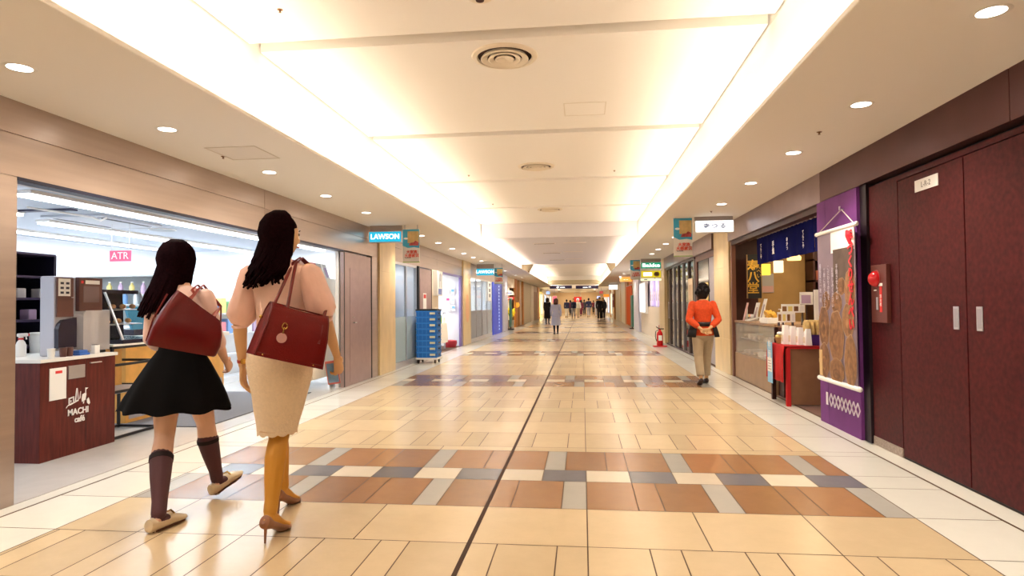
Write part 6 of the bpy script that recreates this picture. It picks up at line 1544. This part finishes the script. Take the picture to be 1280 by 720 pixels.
rr = band(PI * 1.24, PI * 1.76, 1.05, .98, .150, .128); o = G().rings(rr, cap=False, closed=False).obj('apron_tie', M_black, man, True, local=True); o.modifiers.new('s', 'SOLIDIFY').thickness = .01
for a0, a1 in ((PI * .98, PI * 1.30), (PI * 1.70, PI * 2.02)):
    rr = [[V3((rx) * math.cos(a0 + (a1 - a0) * i / 8), ry * math.sin(a0 + (a1 - a0) * i / 8) - .01, z + dz * i / 8) * mk for i in range(9)] for z, rx, ry, dz in ((.99, .215, .16, 0), (.90, .245, .18, 0), (.80, .27, .195, 0))]
    o = G().rings(rr, cap=False, closed=False).obj('apron_side', mat('black apron', (.012, .01, .012), .85), man, True, local=True); o.modifiers.new('s', 'SOLIDIFY').thickness = .012
# distant people
cl = {n: mat('cloth ' + n, c, .8) for n, c in (('grey', (.40, .40, .50)), ('black', (.012, .012, .02)), ('navy', (.02, .025, .09)), ('maroon', (.16, .02, .05)), ('white', (.75, .73, .72)), ('beige', (.6, .5, .4)), ('charcoal', (.05, .05, .06)))}
def feet(px, py): p = onz(px, py); return (p.x, p.y, 0)
walker('woman in a long pale grey coat with brown hair walking away in mid corridor', (-1.11, 26.3, 0), .05, 1.47, cl['grey'], cl['black'], mat('brown hair', (.10, .03, .02), .5), stride=.12, top=(.75, 1.41), legs='skirt', hem=.42, coat_flare=.03, hairlen=.13, skirt_m=cl['grey'], group=None)
w2, _ = walker('woman all in black standing left of the grey coat woman', (-2.2, 39.5, 0), -.2, 1.62, cl['black'], cl['black'], M_hairb, stride=.05, legs='skirt', hem=.35, coat_flare=.02, hairlen=.12)
crowd = [
    (708.5, 397, 'navy', 'white', 'person in a dark top and white trousers at the left edge of the far crowd', 0, .2, 1.62, 0),
    (713.0, 394, 'maroon', 'charcoal', 'person in maroon just right of the white trousers in the far crowd', .4, .1, 1.6, .1),
    (717.0, 398, 'navy', 'grey', 'person in a navy jacket and grey trousers facing the camera in the far crowd', 3.0, .18, 1.66, 0),
    (722.5, 397, 'white', 'beige', 'person in white and beige under the far red sign', 3.3, .2, 1.64, 0),
    (726.5, 395, 'maroon', 'maroon', 'person in dark maroon in the middle of the far crowd', .2, .1, 1.58, .1),
    (730.5, 394, 'charcoal', 'charcoal', 'person in charcoal right of the maroon one in the far crowd', 0, .12, 1.66, 0),
    (736.0, 396.5, 'navy', 'grey', 'tall person in a navy coat and grey trousers walking away in the far crowd', 0, .2, 1.74, 0),
    (742.0, 392, 'maroon', 'charcoal', 'farthest person in maroon behind the navy coat', .1, .1, 1.6, 0),
    (746.5, 396, 'grey', 'grey', 'person in grey right beside the man in the black suit', 2.9, .1, 1.66, .1),
    (749.5, 400.5, 'black', 'black', 'man in a black suit on the right side of the far crowd', 3.1, .12, 1.72, 0),
    (754.0, 400, 'charcoal', 'black', 'person in charcoal walking close beside the man in the black suit', 3.1, .12, 1.66, 0),
    (755.5, 395, 'black', 'beige', 'rightmost person of the far crowd in black with beige trousers', .1, .18, 1.62, 0)]
for px, py, a_, b_, lab, rz, st, Ht, hl in crowd:
    walker(lab, feet(px, py), rz, Ht, cl[a_], cl[b_], M_hairb, stride=st, vox=.012, hairlen=hl, group='people in the far crowd')
